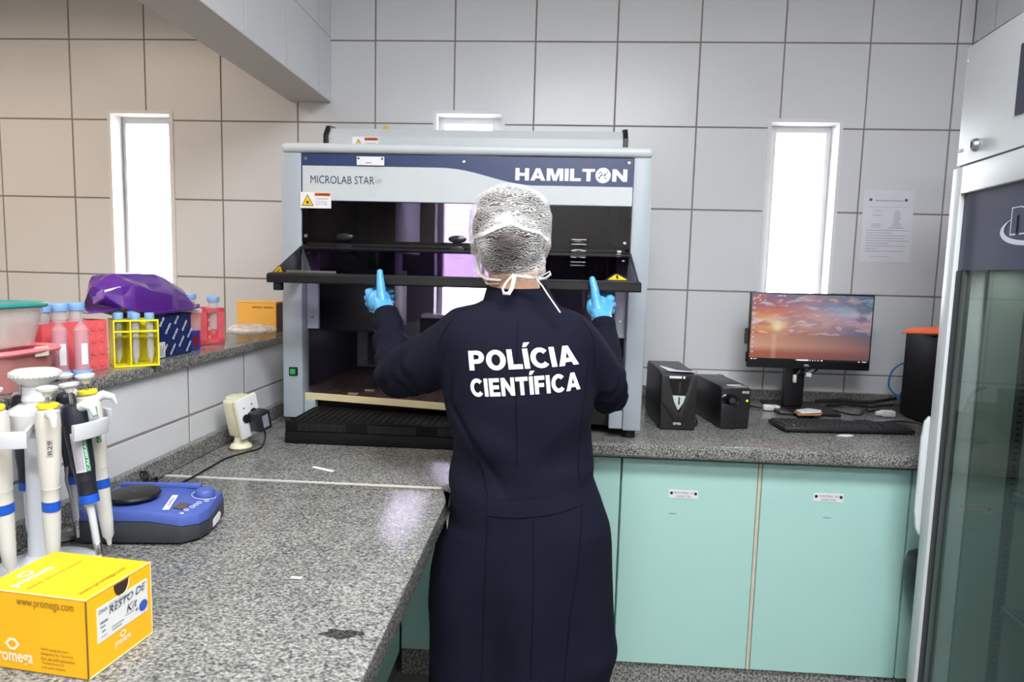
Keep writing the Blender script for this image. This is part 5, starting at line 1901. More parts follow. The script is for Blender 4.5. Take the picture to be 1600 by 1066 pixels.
me = solid([('e', (-.982, -1.700, LZ + .113), (.056, .050, .019))], .005, 2, crumple)
fo = place_mesh('plastic_film', me, milky('film_clear', (236, 228, 222), .32, .08), empty('film_wad', (-.982, -1.700, LZ + .085), 0, 'crumpled clear plastic film lying inside the teal-rimmed tub', 'film'))


def big_tube(loc, inverted, label, group, white_patch=True, rot=0):
    t = empty('centrifuge_tube', loc, 0, label, 'lab tube', group)
    F = Matrix.Identity(4) if not inverted else Matrix.Translation((0, 0, .116)) @ Matrix.Rotation(math.pi, 4, 'X')
    b = MB()
    b.lathe([(0, .001), (.003, .002), (.0135, .017), (.0138, .100), (.0128, .100), (.0125, .018), (.0, .006)], F, 22)
    b.build('barrel', TUBEPL if not inverted else milky('tube_pinkish', (226, 186, 196), .34, .12, (1, .95, .95)), t, local=True)
    MB().lathe([(0, .098), (.0165, .098), (.017, .100), (.017, .112), (.0162, .1135), (0, .1135)], F, 26).build('cap', CAPBLUE, t, 'light blue screw cap', local=True)
    if white_patch:
        b = MB()
        vw = Vector((.04 - loc[0], -2.787 - loc[1], 0))
        la = math.atan2(vw.y, vw.x) + .35
        for i in range(4):
            a0, a1 = la - .42 + i * .21, la - .42 + (i + 1) * .21
            z0_, z1_ = (.030, .072)
            b.quad([(.0142 * math.cos(a0), .0142 * math.sin(a0), z0_), (.0142 * math.cos(a1), .0142 * math.sin(a1), z0_), (.0142 * math.cos(a1), .0142 * math.sin(a1), z1_), (.0142 * math.cos(a0), .0142 * math.sin(a0), z1_)])
        b.build('write_patch', mat('patch_white', (226, 222, 224), .5), t, 'white writing patch', local=True, smooth=0)
        b = MB()
        for k in range(5):
            a0, a1 = la + .7, la + 1.1
            z0_ = .034 + k * .011
            b.quad([(.0142 * math.cos(a0), .0142 * math.sin(a0), z0_), (.0142 * math.cos(a1), .0142 * math.sin(a1), z0_), (.0142 * math.cos(a1), .0142 * math.sin(a1), z0_ + .001), (.0142 * math.cos(a0), .0142 * math.sin(a0), z0_ + .001)])
        b.build('graduation', INKGREY, t, local=True, smooth=0)
    return t


GT = 'light-blue-capped tubes on the ledge'
big_tube((-.8895, -1.553, LZ), True, 'upside-down capped tube on the ledge, right one of the standing pair', GT)
big_tube((-.917, -1.576, LZ), True, 'upside-down capped tube on the ledge, beside the pink-lidded tub', GT)
big_tube((-.890, -1.868, LZ), True, 'upside-down tube in front of the stacked tubs at the far left', GT, False)


def rack(name, c, ang, hx, hy, h, m, label, holes, shelves=True, open_=False, group=None):
    """local x along the long side"""
    t = empty(name, c, ang, label, 'tube rack', group)
    th = .003
    b = MB()
    # plates with round holes are drawn as frames of strips around each hole
    def plate(z_, nx, ny, rr):
        px, py = 2 * hx / nx, 2 * hy / ny
        for i in range(nx):
            for j in range(ny):
                cx, cy = -hx + px * (i + .5), -hy + py * (j + .5)
                tb = bmesh.new()
                n = 16
                o_, q_ = [], []
                for k in range(n):
                    a = 2 * math.pi * k / n + math.pi / n
                    dx, dy = math.cos(a), math.sin(a)
                    s = min(px / 2 / max(abs(dx), 1e-6), py / 2 / max(abs(dy), 1e-6))
                    o_.append((cx + dx * s, cy + dy * s))
                    q_.append((cx + dx * rr, cy + dy * rr))
                for zz in (z_, z_ + th):
                    vo = [tb.verts.new((x, y, zz)) for x, y in o_]
                    vi = [tb.verts.new((x, y, zz)) for x, y in q_]
                    for k in range(n):
                        l = (k + 1) % n
                        tb.faces.new((vo[k], vo[l], vi[l], vi[k]))
                b._add(tb)
    nx, ny, rr = holes
    plate(h - th, nx, ny, rr)
    if shelves:
        plate(h * .62, nx, ny, rr)
    b.box(-hx, hx, -hy, hy, 0, th)
    bmesh.ops.remove_doubles(b.bm, verts=b.bm.verts[:], dist=1e-5)
    b.build('shelf', m, t, local=True, smooth=0, split=True)
    return t, th


# red rack behind the inverted tubes: its perforated side faces the room
ra, th = rack('tube_rack', (-.978, -1.496, LZ), math.radians(84), .082, .038, .108, REDPL, 'red perforated tube rack holding wide blue-capped tubes, behind the inverted pair', (4, 2, .0145), False)
def perforated(parent, m, hx, y, h, n_x, n_z, r_, t_=.003, name='side_wall'):
    b = MB()
    px, pz = 2 * hx / n_x, h / n_z
    for i in range(n_x):
        for j in range(n_z):
            cx, cz = -hx + px * (i + .5), pz * (j + .5)
            tb = bmesh.new()
            n = 16
            for yy in (y, y + t_):
                vo, vi = [], []
                for k in range(n):
                    a = 2 * math.pi * k / n + math.pi / n
                    dx, dz = math.cos(a), math.sin(a)
                    s = min(px / 2 / max(abs(dx), 1e-6), pz / 2 / max(abs(dz), 1e-6))
                    vo.append(tb.verts.new((cx + dx * s, yy, cz + dz * s)))
                    vi.append(tb.verts.new((cx + dx * r_, yy, cz + dz * r_)))
                for k in range(n):
                    l = (k + 1) % n
                    tb.faces.new((vo[k], vo[l], vi[l], vi[k]))
            b._add(tb)
    return b.build(name, m, parent, local=True, smooth=0)


for y_ in (-.038, .035):
    MB().box(-.079, .079, y_, y_ + .003, .003, .108).build('side_wall', REDPL, ra, local=True, smooth=0)
for i in range(2):
    for j in range(4):
        cx_, cz_ = .066 - i * .022, .014 + j * .0265
        MB().lathe([(.0045, 0), (.0075, 0), (.0075, .0014), (.0045, .0014)], Matrix.Translation((cx_, -.0381, cz_)) @ Matrix.Rotation(math.pi / 2, 4, 'X'), 16).build('moulded_ring', REDPL, ra, local=True)
        MB().cyl((cx_, -.0384, cz_), (cx_, -.0378, cz_), .0052, n=14).build('ring_centre', mat('rack_orange', (255, 170, 96), .5), ra, local=True)
MB().box(-.082, -.079, -.038, .038, 0, .108).build('end_wall', REDPL, ra, local=True, smooth=0)
MB().box(.079, .082, -.038, .038, 0, .108).build('end_wall', REDPL, ra, local=True, smooth=0)
pos = [(-.0615, .019), (-.0205, .019), (-.0615, -.019), (-.0205, -.019)]
for i, (u, v) in enumerate(((-.0615, -.019), (-.0205, -.019), (.0205, -.019), (-.0205, .019))):
    p = mw(ra) @ Vector((u, v, .033))
    big_tube(tuple(p), False, ('wide tube in the red rack, in the near corner position', 'wide tube in the red rack, second along the side nearest the worktop', 'wide tube in the red rack, third along the side nearest the worktop', 'wide tube in the red rack, in the row against the wall of the other room')[i], GT)

# yellow rack
ry_, th = rack('tube_rack', (-.916, -1.352, LZ), math.radians(42), .045, .040, .105, YELPL, 'yellow open-fronted tube rack with narrow blue-capped tubes', (3, 3, .0095), True)
b = MB()
b.box(-.045, -.042, -.040, .040, 0, .105).box(.042, .045, -.040, .040, 0, .105).box(-.013, -.010, -.040, .040, 0, .105).box(-.042, .042, .037, .040, 0, .105)
b.box(-.045, .045, -.0405, -.0375, .102, .106).box(-.045, .045, -.0405, -.0375, 0, .004).box(-.045, .045, -.0405, -.0375, .078, .082)
b.build('frame', YELPL, ry_, local=True, smooth=0)
b = MB()
for j in range(4):
    b.cyl((.041, 0, .02 + j * .024), (.0416, 0, .02 + j * .024), .004, n=12)
b.build('side_hole', mat('hole_dark', (90, 80, 20), .6), ry_, local=True, split=True)


def small_tube(loc, label, group, tilt_=(0, 0)):
    t = empty('slim_tube', loc, 0, label, 'lab tube', group)
    t.rotation_euler = (tilt_[0], tilt_[1], 0)
    MB().lathe([(0, .001), (.002, .0015), (.0075, .020), (.0082, .104), (.0072, .104), (.0068, .021), (0, .008)], None, 16).build('barrel', TUBEPL, t, local=True)
    MB().lathe([(0, .102), (.0098, .102), (.0103, .104), (.0100, .115), (.009, .1165), (0, .1165)], None, 18).build('cap', CAPBLUE, t, 'light blue screw cap', local=True)
    b = MB()
    for k in range(8):
        b.tube([(.0084 * math.cos(a), .0084 * math.sin(a), .03 + k * .0085) for a in (-1.2, -.9, -.6)], .0003, 4)
    b.build('graduation', INKGREY, t, local=True)
    return t


spots = [((-1, 0), 'slim tube in the yellow rack, middle of the column nearest the red rack'), ((-1, 1), 'slim tube in the yellow rack, back of the column nearest the red rack'),
         ((0, -1), 'slim tube in the yellow rack, front cell of the middle column'), ((0, 0), 'slim tube in the yellow rack, in its centre cell'), ((0, 1), 'slim tube in the yellow rack, back cell of the middle column'), ((1, -1), 'slim tube in the yellow rack, front cell nearest the blue box')]
for (i, j), lb in spots:
    p = mw(ry_) @ Vector((i * .030, j * .0267, .004 + (.012 if (i, j) in ((-1, 1), (0, 1)) else .004 if i + j > 0 else 0)))
    small_tube(tuple(p), lb, 'slim tubes in the yellow rack', (random.uniform(-.02, .02), random.uniform(-.02, .02)))

# blue printed box
qb = empty('printed_box', (-.973, -1.178, LZ), math.radians(91), 'dark blue cardboard box printed with repeated white words, on the ledge', 'box')
QN = mat('box_navy', (22, 40, 98), .45)
MB().box(-.077, .077, -.052, .050, 0, .105, .0015, 1).build('carton', QN, qb, local=True, smooth=0)
MB().box(-.078, .078, -.053, .051, .100, .1062, .001, 1).build('lid', QN, qb, local=True, smooth=0)
qm = mw(qb)
qx, qz = qm.to_3x3() @ Vector((1, 0, 0)), Vector((0, 0, 1))
a_ = math.radians(47)
du, dv = qx * math.cos(a_) + qz * math.sin(a_), -qx * math.sin(a_) + qz * math.cos(a_)
random.seed(3)
for i, (u, v) in enumerate(((-.066, .004), (-.050, .056), (-.030, .002), (-.018, .040), (-.008, .078), (.010, .018), (.026, .058), (.044, .002), (.052, .038), (.066, .076), (-.074, .076))):
    Lw = min(.034, (.100 - v) / math.sin(a_) - .004, (.075 - u) / math.cos(a_) - .003)
    if Lw < .012:
        continue
    word = 'QIAGEN' if Lw > .030 else ('QIAGE' if Lw > .025 else 'QIA')
    text('lettering', word, CW if False else mat('print_white', (226, 230, 236), .5), qb, qm @ Vector((u + .006, -.0534, v)), du, dv, Lw, .0088, .04)
qs = MB().box(-.077, -.050, -.0538, -.053, .002, .040).build('side_label', mat('label_white', (222, 224, 222), .5), qb, 'white printed label', local=True, smooth=0)
lines('print', INKGREY, qs, qm @ Vector((-.072, -.0539, .006)), qx, qz, [(.002 + k * .006, 0, .0045 + k * .006, .026 - (k % 2) * .008) for k in range(3)], .0001)

# purple foil bag on the blue box
def bagf(c, n):
    q = Vector((c.x * 16, c.y * 16, c.z * 26))
    return .009 * noise.noise(q) + .004 * abs(noise.noise(q * 2.1 + Vector((5, 2, 1)))) * 2


bag = empty('foil_bag', (-.975, -1.215, LZ + .1065), 0, 'shiny purple foil bag lying crumpled on the dark blue box', 'bag')
PUR = mat('purple_foil', (92, 42, 140), .18, spec=.7, coat=.6)
# a folded, faceted bag: each ring is a cross-section at one y, (dx, dz) corners going round
BGZ = LZ + .1075
bag_rings = [
    (-1.385, [(-.020, .052), (.0, .046), (.022, .050), (.018, .064), (.0, .070), (-.018, .066)]),
    (-1.360, [(-.050, .020), (.0, .014), (.046, .022), (.040, .072), (.004, .086), (-.040, .080)]),
    (-1.335, [(-.056, .010), (.0, .004), (.054, .012), (.050, .078), (.006, .101), (-.046, .094)]),
    (-1.270, [(-.060, .004), (.0, .002), (.060, .004), (.056, .060), (.014, .102), (-.046, .096)]),
    (-1.200, [(-.060, .003), (.0, .002), (.062, .003), (.058, .048), (.020, .100), (-.044, .095)]),
    (-1.165, [(-.058, .003), (.0, .002), (.060, .003), (.058, .040), (.024, .090), (-.040, .086)]),
    (-1.105, [(-.050, .003), (.0, .002), (.056, .003), (.056, .028), (.030, .058), (-.030, .056)]),
    (-1.078, [(-.040, .004), (.0, .003), (.050, .004), (.052, .020), (.030, .040), (-.022, .038)])]
random.seed(21)
t = bmesh.new()
rv = []
for y_, q_ in bag_rings:
    row = []
    n_ = len(q_)
    for k in range(n_):
        a_, c_ = q_[k], q_[(k + 1) % n_]
        for f_ in (0, .5):
            j_ = .0035 if f_ else .0015
            row.append(t.verts.new((-.975 + a_[0] * (1 - f_) + c_[0] * f_ + random.uniform(-j_, j_), y_ + random.uniform(-.006, .006), BGZ + max(.0012, a_[1] * (1 - f_) + c_[1] * f_ + random.uniform(-j_, j_)))))
    rv.append(row)
for u, v in zip(rv, rv[1:]):
    n_ = len(u)
    for k in range(n_):
        l_ = (k + 1) % n_
        if (k + len(rv)) % 3:
            t.faces.new((u[k], u[l_], v[l_]))
            t.faces.new((u[k], v[l_], v[k]))
        else:
            t.faces.new((u[k], u[l_], v[k]))
            t.faces.new((u[l_], v[l_], v[k]))
t.faces.new(rv[0][::-1])
t.faces.new(rv[-1])
bmesh.ops.recalc_face_normals(t, faces=t.faces[:])
bmesh.ops.bevel(t, geom=t.edges[:], offset=.002, segments=2, profile=.5, affect='EDGES')
b = MB()
b._add(t)
b.build('foil', PUR, bag, smooth=.3)
b = MB()
b.prism([(-1.12, .006), (-1.19, .004), (-1.26, .004), (-1.30, .006), (-1.30, .010), (-1.19, .012), (-1.10, .012), (-1.075, .020), (-1.08, .010)], lambda u, v, d: Vector((-.918 + d, u, LZ + .107 + v)), -.03, .008, bevel=.001)
b.prism([(-.99, -1.37), (-.94, -1.36), (-.935, -1.42), (-.955, -1.445), (-.985, -1.43)], lambda u, v, d: Vector((u, v, LZ + .128 + d + (v + 1.37) * .1)), 0, .003, bevel=.001)
b.build('foil_flap', PUR, bag, 'folded flap of foil')
MB().prism([(-.985, -1.386), (-.955, -1.396), (-.960, -1.372), (-.98, -1.368)], lambda u, v, d: Vector((u, v, LZ + .155 + d + (u + .97) * .5)), -.010, .012, bevel=.002).build('foil_corner', mat('purple_pale', (150, 110, 190), .25), bag, 'paler crumpled corner')

# small blue block with a red mark and a clear cover above, red rack with two tubes
bl = empty('sample_block', (-.962, -1.060, LZ), math.radians(80), 'small blue block with a red mark under a clear cover, beside the blue box', 'rack')
MB().box(-.022, .022, -.03, .03, 0, .052, .002, 1).build('block', mat('block_blue', (44, 60, 160), .4), bl, local=True)
MB().box(-.008, .014, -.0308, -.0298, .010, .042).build('red_mark', mat('dark_red', (120, 30, 40), .5), bl, local=True, smooth=0)
MB().box(-.026, .024, -.032, .032, .052, .10, .003, 1).build('clear_cover', milky('cover_clear', (214, 196, 196), .42, .2), bl, local=True)
MB().box(-.028, .028, -.034, .034, .10, .112, .002, 1).build('cover_lid', milky('cover_lid', (236, 226, 224), .75, .3), bl, local=True)

r2, th = rack('tube_rack', (-1.000, -.905, LZ), math.radians(72), .047, .040, .106, REDPL2, 'open pink-red tube rack with two blue-capped tubes, towards the workstation', (2, 2, .0165), False)
b = MB()
b.box(-.047, -.020, -.040, -.037, .0, .106).box(.022, .047, -.040, -.037, 0, .106).box(-.047, .047, -.040, -.037, 0, .014).box(-.047, .047, -.040, -.037, .096, .106)
b.box(-.047, -.044, -.04, .04, 0, .106)
b.box(-.047, -.030, .037, .040, 0, .106).box(.03, .047, .037, .040, 0, .106).box(-.047, .047, .037, .040, 0, .012).box(-.047, .047, .037, .04, .098, .106)
b.build('frame', REDPL2, r2, local=True, smooth=0)
tmp = bmesh.new()
pe = perforated(r2, REDPL2, .040, -.0015, .106, 2, 4, .006, name='end_wall')
pe.location = (.0455, 0, 0)
pe.rotation_euler = (0, 0, math.pi / 2)
p = mw(r2) @ Vector((-.0235, .0, .030))
big_tube(tuple(mw(r2) @ Vector((-.0235, .02, .034))), False, 'wide blue-capped tube in the left cell of the pink-red rack', GT, False)
big_tube(tuple(mw(r2) @ Vector((.0235, -.02, .026))), False, 'wide blue-capped tube in the right cell of the pink-red rack', GT, False)

# orange box, clear bag, at the far end of the ledge
ob = empty('orange_box', (-.995, -.45, LZ), math.radians(4), 'pale orange cardboard box at the far end of the ledge beside the workstation', 'box')
MB().box(-.095, .045, -.06, .06, 0, .104, .0015, 1).build('carton', mat('orange_card_pale', (238, 176, 76), .55), ob, local=True, smooth=0)
MB().box(.045, .0465, -.058, .058, .001, .103).build('side_panel', mat('side_shade', (104, 76, 64), .6), ob, 'dark brown side', local=True, smooth=0)  # brown panel stands in for the shaded side of the box
MB().box(-.0955, .0455, -.0605, .0605, .1042, .1085, .001, 1).build('lid', mat('orange_lid_pale', (240, 186, 100), .55), ob, local=True, smooth=0)
om = mw(ob)
lines('print', mat('orange_ink', (160, 110, 50), .6), ob, om @ Vector((-.04, -.0605, .086)), om.to_3x3() @ Vector((1, 0, 0)), (0, 0, 1), [(0, 0, .035, .005), (.04, .0, .075, .005)], .0004)


def cbag(c, n):
    q = c * 34
    return .007 * noise.noise(q) + .004 * abs(noise.noise(q * 2.2))


me = solid([('e', (-.955, -.690, LZ + .022), (.062, .085, .018)), ('e', (-.945, -.62, LZ + .018), (.045, .06, .014))], .004, 2, cbag)
lo = min(v.co.z for v in me.vertices)
me.transform(Matrix.Translation((0, 0, LZ + .0005 - lo)))
cb_ = empty('plastic_bag', (-.95, -.67, LZ), 0, 'flat clear plastic bag with pale contents lying before the orange box', 'bag')
place_mesh('film', me, milky('bag_clear', (222, 218, 216), .55, .12), cb_)
# ---------------------------------------------------------------- person
pe_ = empty('person', (-.02, -1.35, FZ), 0, 'person from behind in navy lab coat, hair net and blue gloves holding the bar', 'person')
SKIN = mat('skin', (214, 168, 140), .5, vary=.05)
HAIR = mat('dark_hair', (44, 34, 30), .55, vary=.3, vscale=120)
COAT = mat('navy_cloth', (20, 22, 37), .85, spec=.12, vary=.10, vscale=30, bump=.35, bscale=900)
GLOVE = mat('blue_glove', (86, 168, 222), .36, vary=.05, vscale=40)
NETW = mat('net_white', (232, 232, 232), .7)
SHOE = mat('shoe_black', (24, 24, 26), .5)
TROUSER = mat('trouser_dark', (36, 38, 46), .8)

# body: one continuous surface from head to feet
hc_ = Vector((-.057, -1.325, 1.492))
sh = [('e', hc_ + Vector((0, .004, -.004)), (.072, .086, .088)), ('e', hc_ + Vector((0, .045, -.055)), (.052, .052, .050)), ('e', hc_ + Vector((0, .093, -.02)), (.011, .014, .016)),
      ('e', hc_ + Vector((-.075, .0, -.015)), (.010, .018, .030)), ('e', hc_ + Vector((.075, .0, -.015)), (.010, .018, .030)),
      ('c', (-.052, -1.345, 1.43), (-.040, -1.352, 1.33), .054, .058),
      ('e', (-.03, -1.355, 1.255), (.118, .070, .060)), ('e', (-.025, -1.352, 1.13), (.118, .082, .11)), ('e', (-.02, -1.352, .98), (.112, .080, .09)), ('e', (-.016, -1.352, .86), (.140, .090, .09)),
      ('c', (-.140, -1.355, 1.245), (-.245, -1.315, 1.192), .036, .034), ('c', (-.245, -1.315, 1.192), (-.330, -1.225, 1.146), .034, .030), ('c', (-.330, -1.225, 1.146), (-.366, -1.150, 1.215), .028, .022), ('c', (-.366, -1.150, 1.215), (-.392, -1.09, 1.285), .022, .018), ('c', (-.393, -1.09, 1.285), (-.420, -1.045, 1.322), .020, .020),
      ('c', (.080, -1.355, 1.245), (.150, -1.30, 1.17), .036, .034), ('c', (.150, -1.30, 1.17), (.182, -1.222, 1.112), .033, .028), ('c', (.182, -1.222, 1.112), (.180, -1.15, 1.20), .027, .021), ('c', (.180, -1.15, 1.20), (.173, -1.09, 1.268), .021, .017), ('c', (.173, -1.09, 1.268), (.164, -1.045, 1.318), .020, .020)]
for sx_ in (-1, 1):
    hx_ = -.016 + sx_ * .078
    sh += [('c', (hx_, -1.352, .82), (hx_ - sx_ * .004, -1.345, .47), .078, .050), ('c', (hx_ - sx_ * .004, -1.345, .47), (hx_ - sx_ * .004, -1.365, .15), .050, .034),
           ('c', (hx_, -1.36, .115), (hx_ + sx_ * .012, -1.25, .10), .030, .024)]
place_mesh('body', solid(sh, .009, 3), SKIN, pe_)
for sx_ in (-1, 1):
    e_ = MB().sph(hc_ + Vector((sx_ * .030, .0735, .002)), .0115, 2).build('eye', mat('eye_white', (230, 228, 224), .2), pe_)
    MB().sph(hc_ + Vector((sx_ * .030, .0815, .002)), .0052, 2).build('iris', mat('iris_brown', (60, 38, 24), .2), e_)
# legs of the trousers and shoes, below the coat
for sx_ in (-1, 1):
    hx_ = -.016 + sx_ * .078
    place_mesh('trouser_leg', solid([('c', (hx_, -1.352, .80), (hx_ - sx_ * .004, -1.345, .47), .078, .062), ('c', (hx_ - sx_ * .004, -1.345, .47), (hx_ - sx_ * .004, -1.36, .17), .062, .054)], .009, 3), TROUSER, pe_)
    place_mesh('shoe', solid([('e', (hx_, -1.365, .112), (.040, .055, .040)), ('e', (hx_ + sx_ * .010, -1.27, .102), (.042, .080, .030)), ('c', (hx_, -1.37, .15), (hx_, -1.37, .12), .040, .040)], .006, 2, lambda c, n: max(0, FZ + .001 - c.z) / max(.05, abs(n.z)) if n.z < 0 and c.z < FZ + .001 else 0), SHOE, pe_)

# coat
rows_ = [(1.352, -.095, .030, .052, -1.345), (1.330, -.128, .062, .066, -1.350), (1.318, -.178, .100, .078, -1.355), (1.300, -.200, .124, .088, -1.357), (1.275, -.212, .136, .097, -1.359), (1.25, -.212, .138, .104, -1.360), (1.20, -.203, .138, .113, -1.361),
         (1.13, -.194, .139, .116, -1.361), (1.06, -.184, .137, .113, -1.360), (1.00, -.177, .135, .109, -1.358), (.955, -.175, .142, .112, -1.358), (.905, -.176, .164, .120, -1.358), (.85, -.176, .184, .127, -1.358), (.835, -.192, .187, .129, -1.358),
         (.80, -.208, .190, .131, -1.358), (.73, -.219, .191, .135, -1.358), (.66, -.221, .192, .138, -1.358), (.60, -.214, .196, .138, -1.358), (.555, -.212, .203, .138, -1.358), (.50, -.211, .189, .138, -1.358), (.42, -.211, .182, .138, -1.358), (.36, -.212, .182, .138, -1.358)]
loft = []
for z_, a0, a1, hd_y, yc in rows_:
    ring_ = []
    for k in range(48):
        a = 2 * math.pi * k / 48
        ca_, sa_ = math.cos(a), math.sin(a)
        e = .86
        ring_.append(Vector(((a0 + a1) / 2 + (a1 - a0) / 2 * math.copysign(abs(ca_) ** e, ca_), yc + hd_y * math.copysign(abs(sa_) ** e, sa_), z_)))
    loft.append(ring_)
cs = [('l', loft),
      ('c', (-.152, -1.36, 1.245), (-.245, -1.315, 1.192), .070, .066), ('c', (-.245, -1.315, 1.192), (-.330, -1.225, 1.146), .066, .058), ('c', (-.330, -1.225, 1.146), (-.366, -1.150, 1.215), .057, .041), ('c', (-.366, -1.150, 1.215), (-.392, -1.098, 1.278), .042, .031),
      ('c', (.088, -1.36, 1.245), (.150, -1.30, 1.17), .064, .058), ('c', (.150, -1.30, 1.17), (.182, -1.222, 1.112), .058, .046), ('c', (.182, -1.222, 1.112), (.180, -1.150, 1.20), .046, .038), ('c', (.180, -1.150, 1.20), (.173, -1.098, 1.268), .039, .030)]


def sstep(a, b_, x):
    t = max(0.0, min(1.0, (x - a) / (b_ - a)))
    return t * t * (3 - 2 * t)


def folds(c, n):
    x, y, z_ = c
    d = .0035 * noise.noise(c * 7.5)
    body_ = sstep(-.215, -.17, x) * sstep(.17, .13, x)
    # soft diagonal drag lines between the shoulder blades and the waist
    u = z_ * 34 + x * 26 + 2.2 * noise.noise(c * 5)
    d += .0062 * math.sin(u) * sstep(1.12, 1.02, z_) * sstep(.90, .98, z_) * sstep(.06, -.12, x) * body_
    u = z_ * 36 - x * 22 + 2.0 * noise.noise(c * 6 + Vector((4, 0, 0)))
    d += .0046 * math.sin(u) * sstep(1.14, 1.05, z_) * sstep(.93, 1.0, z_) * sstep(.0, .10, x) * body_
    # vertical hang below the hips
    d += .0085 * math.sin(x * 34 + 1.3 + .8 * noise.noise(Vector((x * 4, y * 4, z_ * 2)))) * sstep(.84, .62, z_)
    # sleeve rings near the elbows and wrists
    for (e0, e1, side) in ((Vector((-.245, -1.315, 1.192)), Vector((-.330, -1.225, 1.146)), -1), (Vector((-.340, -1.205, 1.165)), Vector((-.392, -1.098, 1.278)), -1), (Vector((.150, -1.30, 1.17)), Vector((.182, -1.222, 1.112)), 1)):
        ax = e1 - e0
        L = ax.length
        ax.normalize()
        r_ = c - e0
        t = r_.dot(ax)
        rad = (r_ - ax * t).length
        if rad < .09:
            m_ = sstep(-.05, .02, t) * sstep(L + .06, L - .01, t)
            d += .0034 * m_ * math.sin(t * 105 + 5.0 * noise.noise(c * 14)) * (1 if x < -.2 or x > .15 else .5)
            d += .003 * m_ * noise.noise(c * 24)
    d *= 1.35
    if x < -.165 and .84 < z_ < .92:
        d = min(d, -.0005)
    # crease lines under the left arm, from armpit to waist
    r = (z_ - 1.06) - (x + .13) * -1.4
    d += .006 * math.exp(-(r / .014) ** 2) * sstep(-.20, -.15, x) * sstep(-.02, -.10, x) * body_ * -1
    return d


coat_me = solid(cs, .0065, 6, folds)
coat_bvh = bvh_of(coat_me)
coat = place_mesh('lab_coat', coat_me, COAT, pe_)


def on_back(x, z_, lift=.001, y0=-1.9, tree=None, miss=False):
    h = (tree or coat_bvh).ray_cast(Vector((x, y0, z_)), Vector((0, 1, 0)))
    if h[0] is None:
        return None if miss else Vector((x, -1.46, z_))
    if miss and h[0].y > -1.30:
        return None
    return h[0] + Vector((0, -lift, 0))


def ribbon(name, pts, w, m, parent, lift=.0015, tree=None, n_sub=8, label=None, th=.0012):
    """cloth strip laid on the back surface; pts in (x,z)"""
    P = [Vector((a, 0, b_)) for a, b_ in pts]
    path = []
    for i in range(len(P) - 1):
        for k in range(n_sub):
            path.append(P[i].lerp(P[i + 1], k / n_sub))
    path.append(P[-1])
    t = bmesh.new()
    rowsv = []
    for i, p in enumerate(path):
        d = (path[min(i + 1, len(path) - 1)] - path[max(i - 1, 0)]).normalized()
        nrm = Vector((-d.z, 0, d.x))
        if tree is None and any(on_back(p.x + nrm.x * w * s, p.z + nrm.z * w * s, miss=True) is None for s in (-.6, .6)):
            continue
        rr = []
        for s in (-.5, -.17, .17, .5):
            q = p + nrm * w * s
            rr.append(t.verts.new(on_back(q.x, q.z, lift, tree=tree)))
        for s in (.5, .17, -.17, -.5):
            q = p + nrm * w * s
            rr.append(t.verts.new(on_back(q.x, q.z, lift - th, tree=tree)))
        rowsv.append(rr)
    for u, v in zip(rowsv, rowsv[1:]):
        for k in range(8):
            j = (k + 1) % 8
            t.faces.new((u[k], u[j], v[j], v[k]))
    t.faces.new(list(reversed(rowsv[0])))
    t.faces.new(rowsv[-1])
    bmesh.ops.recalc_face_normals(t, faces=t.faces[:])
    b = MB()
    b._add(t)
    return b.build(name, m, parent, label)


# collar, half belt, seams
cr = []
for z_, a0, a1, hy_, yc in ((1.322, -.117, .054, .074, -1.350), (1.340, -.113, .046, .068, -1.349), (1.368, -.106, .030, .062, -1.346), (1.372, -.104, .028, .060, -1.346), (1.370, -.098, .022, .055, -1.346), (1.335, -.095, .02, .054, -1.346)):
    cr.append([Vector(((a0 + a1) / 2 + (a1 - a0) / 2 * math.cos(a), yc + hy_ * math.sin(a), z_ + .010 * math.cos(a) * 0 - .006 * math.sin(a) * -1)) for a in [2 * math.pi * k / 40 for k in range(40)]])
t = bmesh.new()
rv = [[t.verts.new(p) for p in r_] for r_ in cr]
for u, v in zip(rv, rv[1:]):
    for k in range(40):
        j = (k + 1) % 40
        t.faces.new((u[k], u[j], v[j], v[k]))
bmesh.ops.recalc_face_normals(t, faces=t.faces[:])
b = MB()
b._add(t)
b.build('collar', COAT, coat, smooth=1.0)
ribbon('half_belt', [(-.082, .912), (-.02, .913), (.05, .921), (.116, .937)], .036, COAT, coat, .0022, th=.0015)
SEAM = mat('navy_seam', (11, 12, 20), .9, spec=.1)
for s in ([(-.082, .929), (-.02, .931), (.05, .939), (.116, .955)], [(-.082, .894), (-.02, .895), (.05, .903), (.116, .919)], [(-.165, 1.20), (-.168, 1.12), (-.13, 1.07), (-.098, .99), (-.082, .93), (-.082, .78), (-.085, .62), (-.085, .50)],
          [(.118, 1.21), (.108, 1.10), (.106, .99), (.116, .93), (.112, .80), (.098, .68), (.09, .52)], [(.015, .895), (.02, .74), (.02, .56)], [(-.03, 1.30), (-.028, 1.15), (-.022, 1.0)],
          [(-.112, 1.332), (-.16, 1.315), (-.195, 1.26), (-.205, 1.215)], [(.050, 1.332), (.095, 1.318), (.128, 1.27), (.135, 1.21)]):
    ribbon('seam', s, .0016, SEAM, coat, .0012, th=.0004)

# lettering across the back
LET = mat('letter_silver', (216, 216, 218), .55)


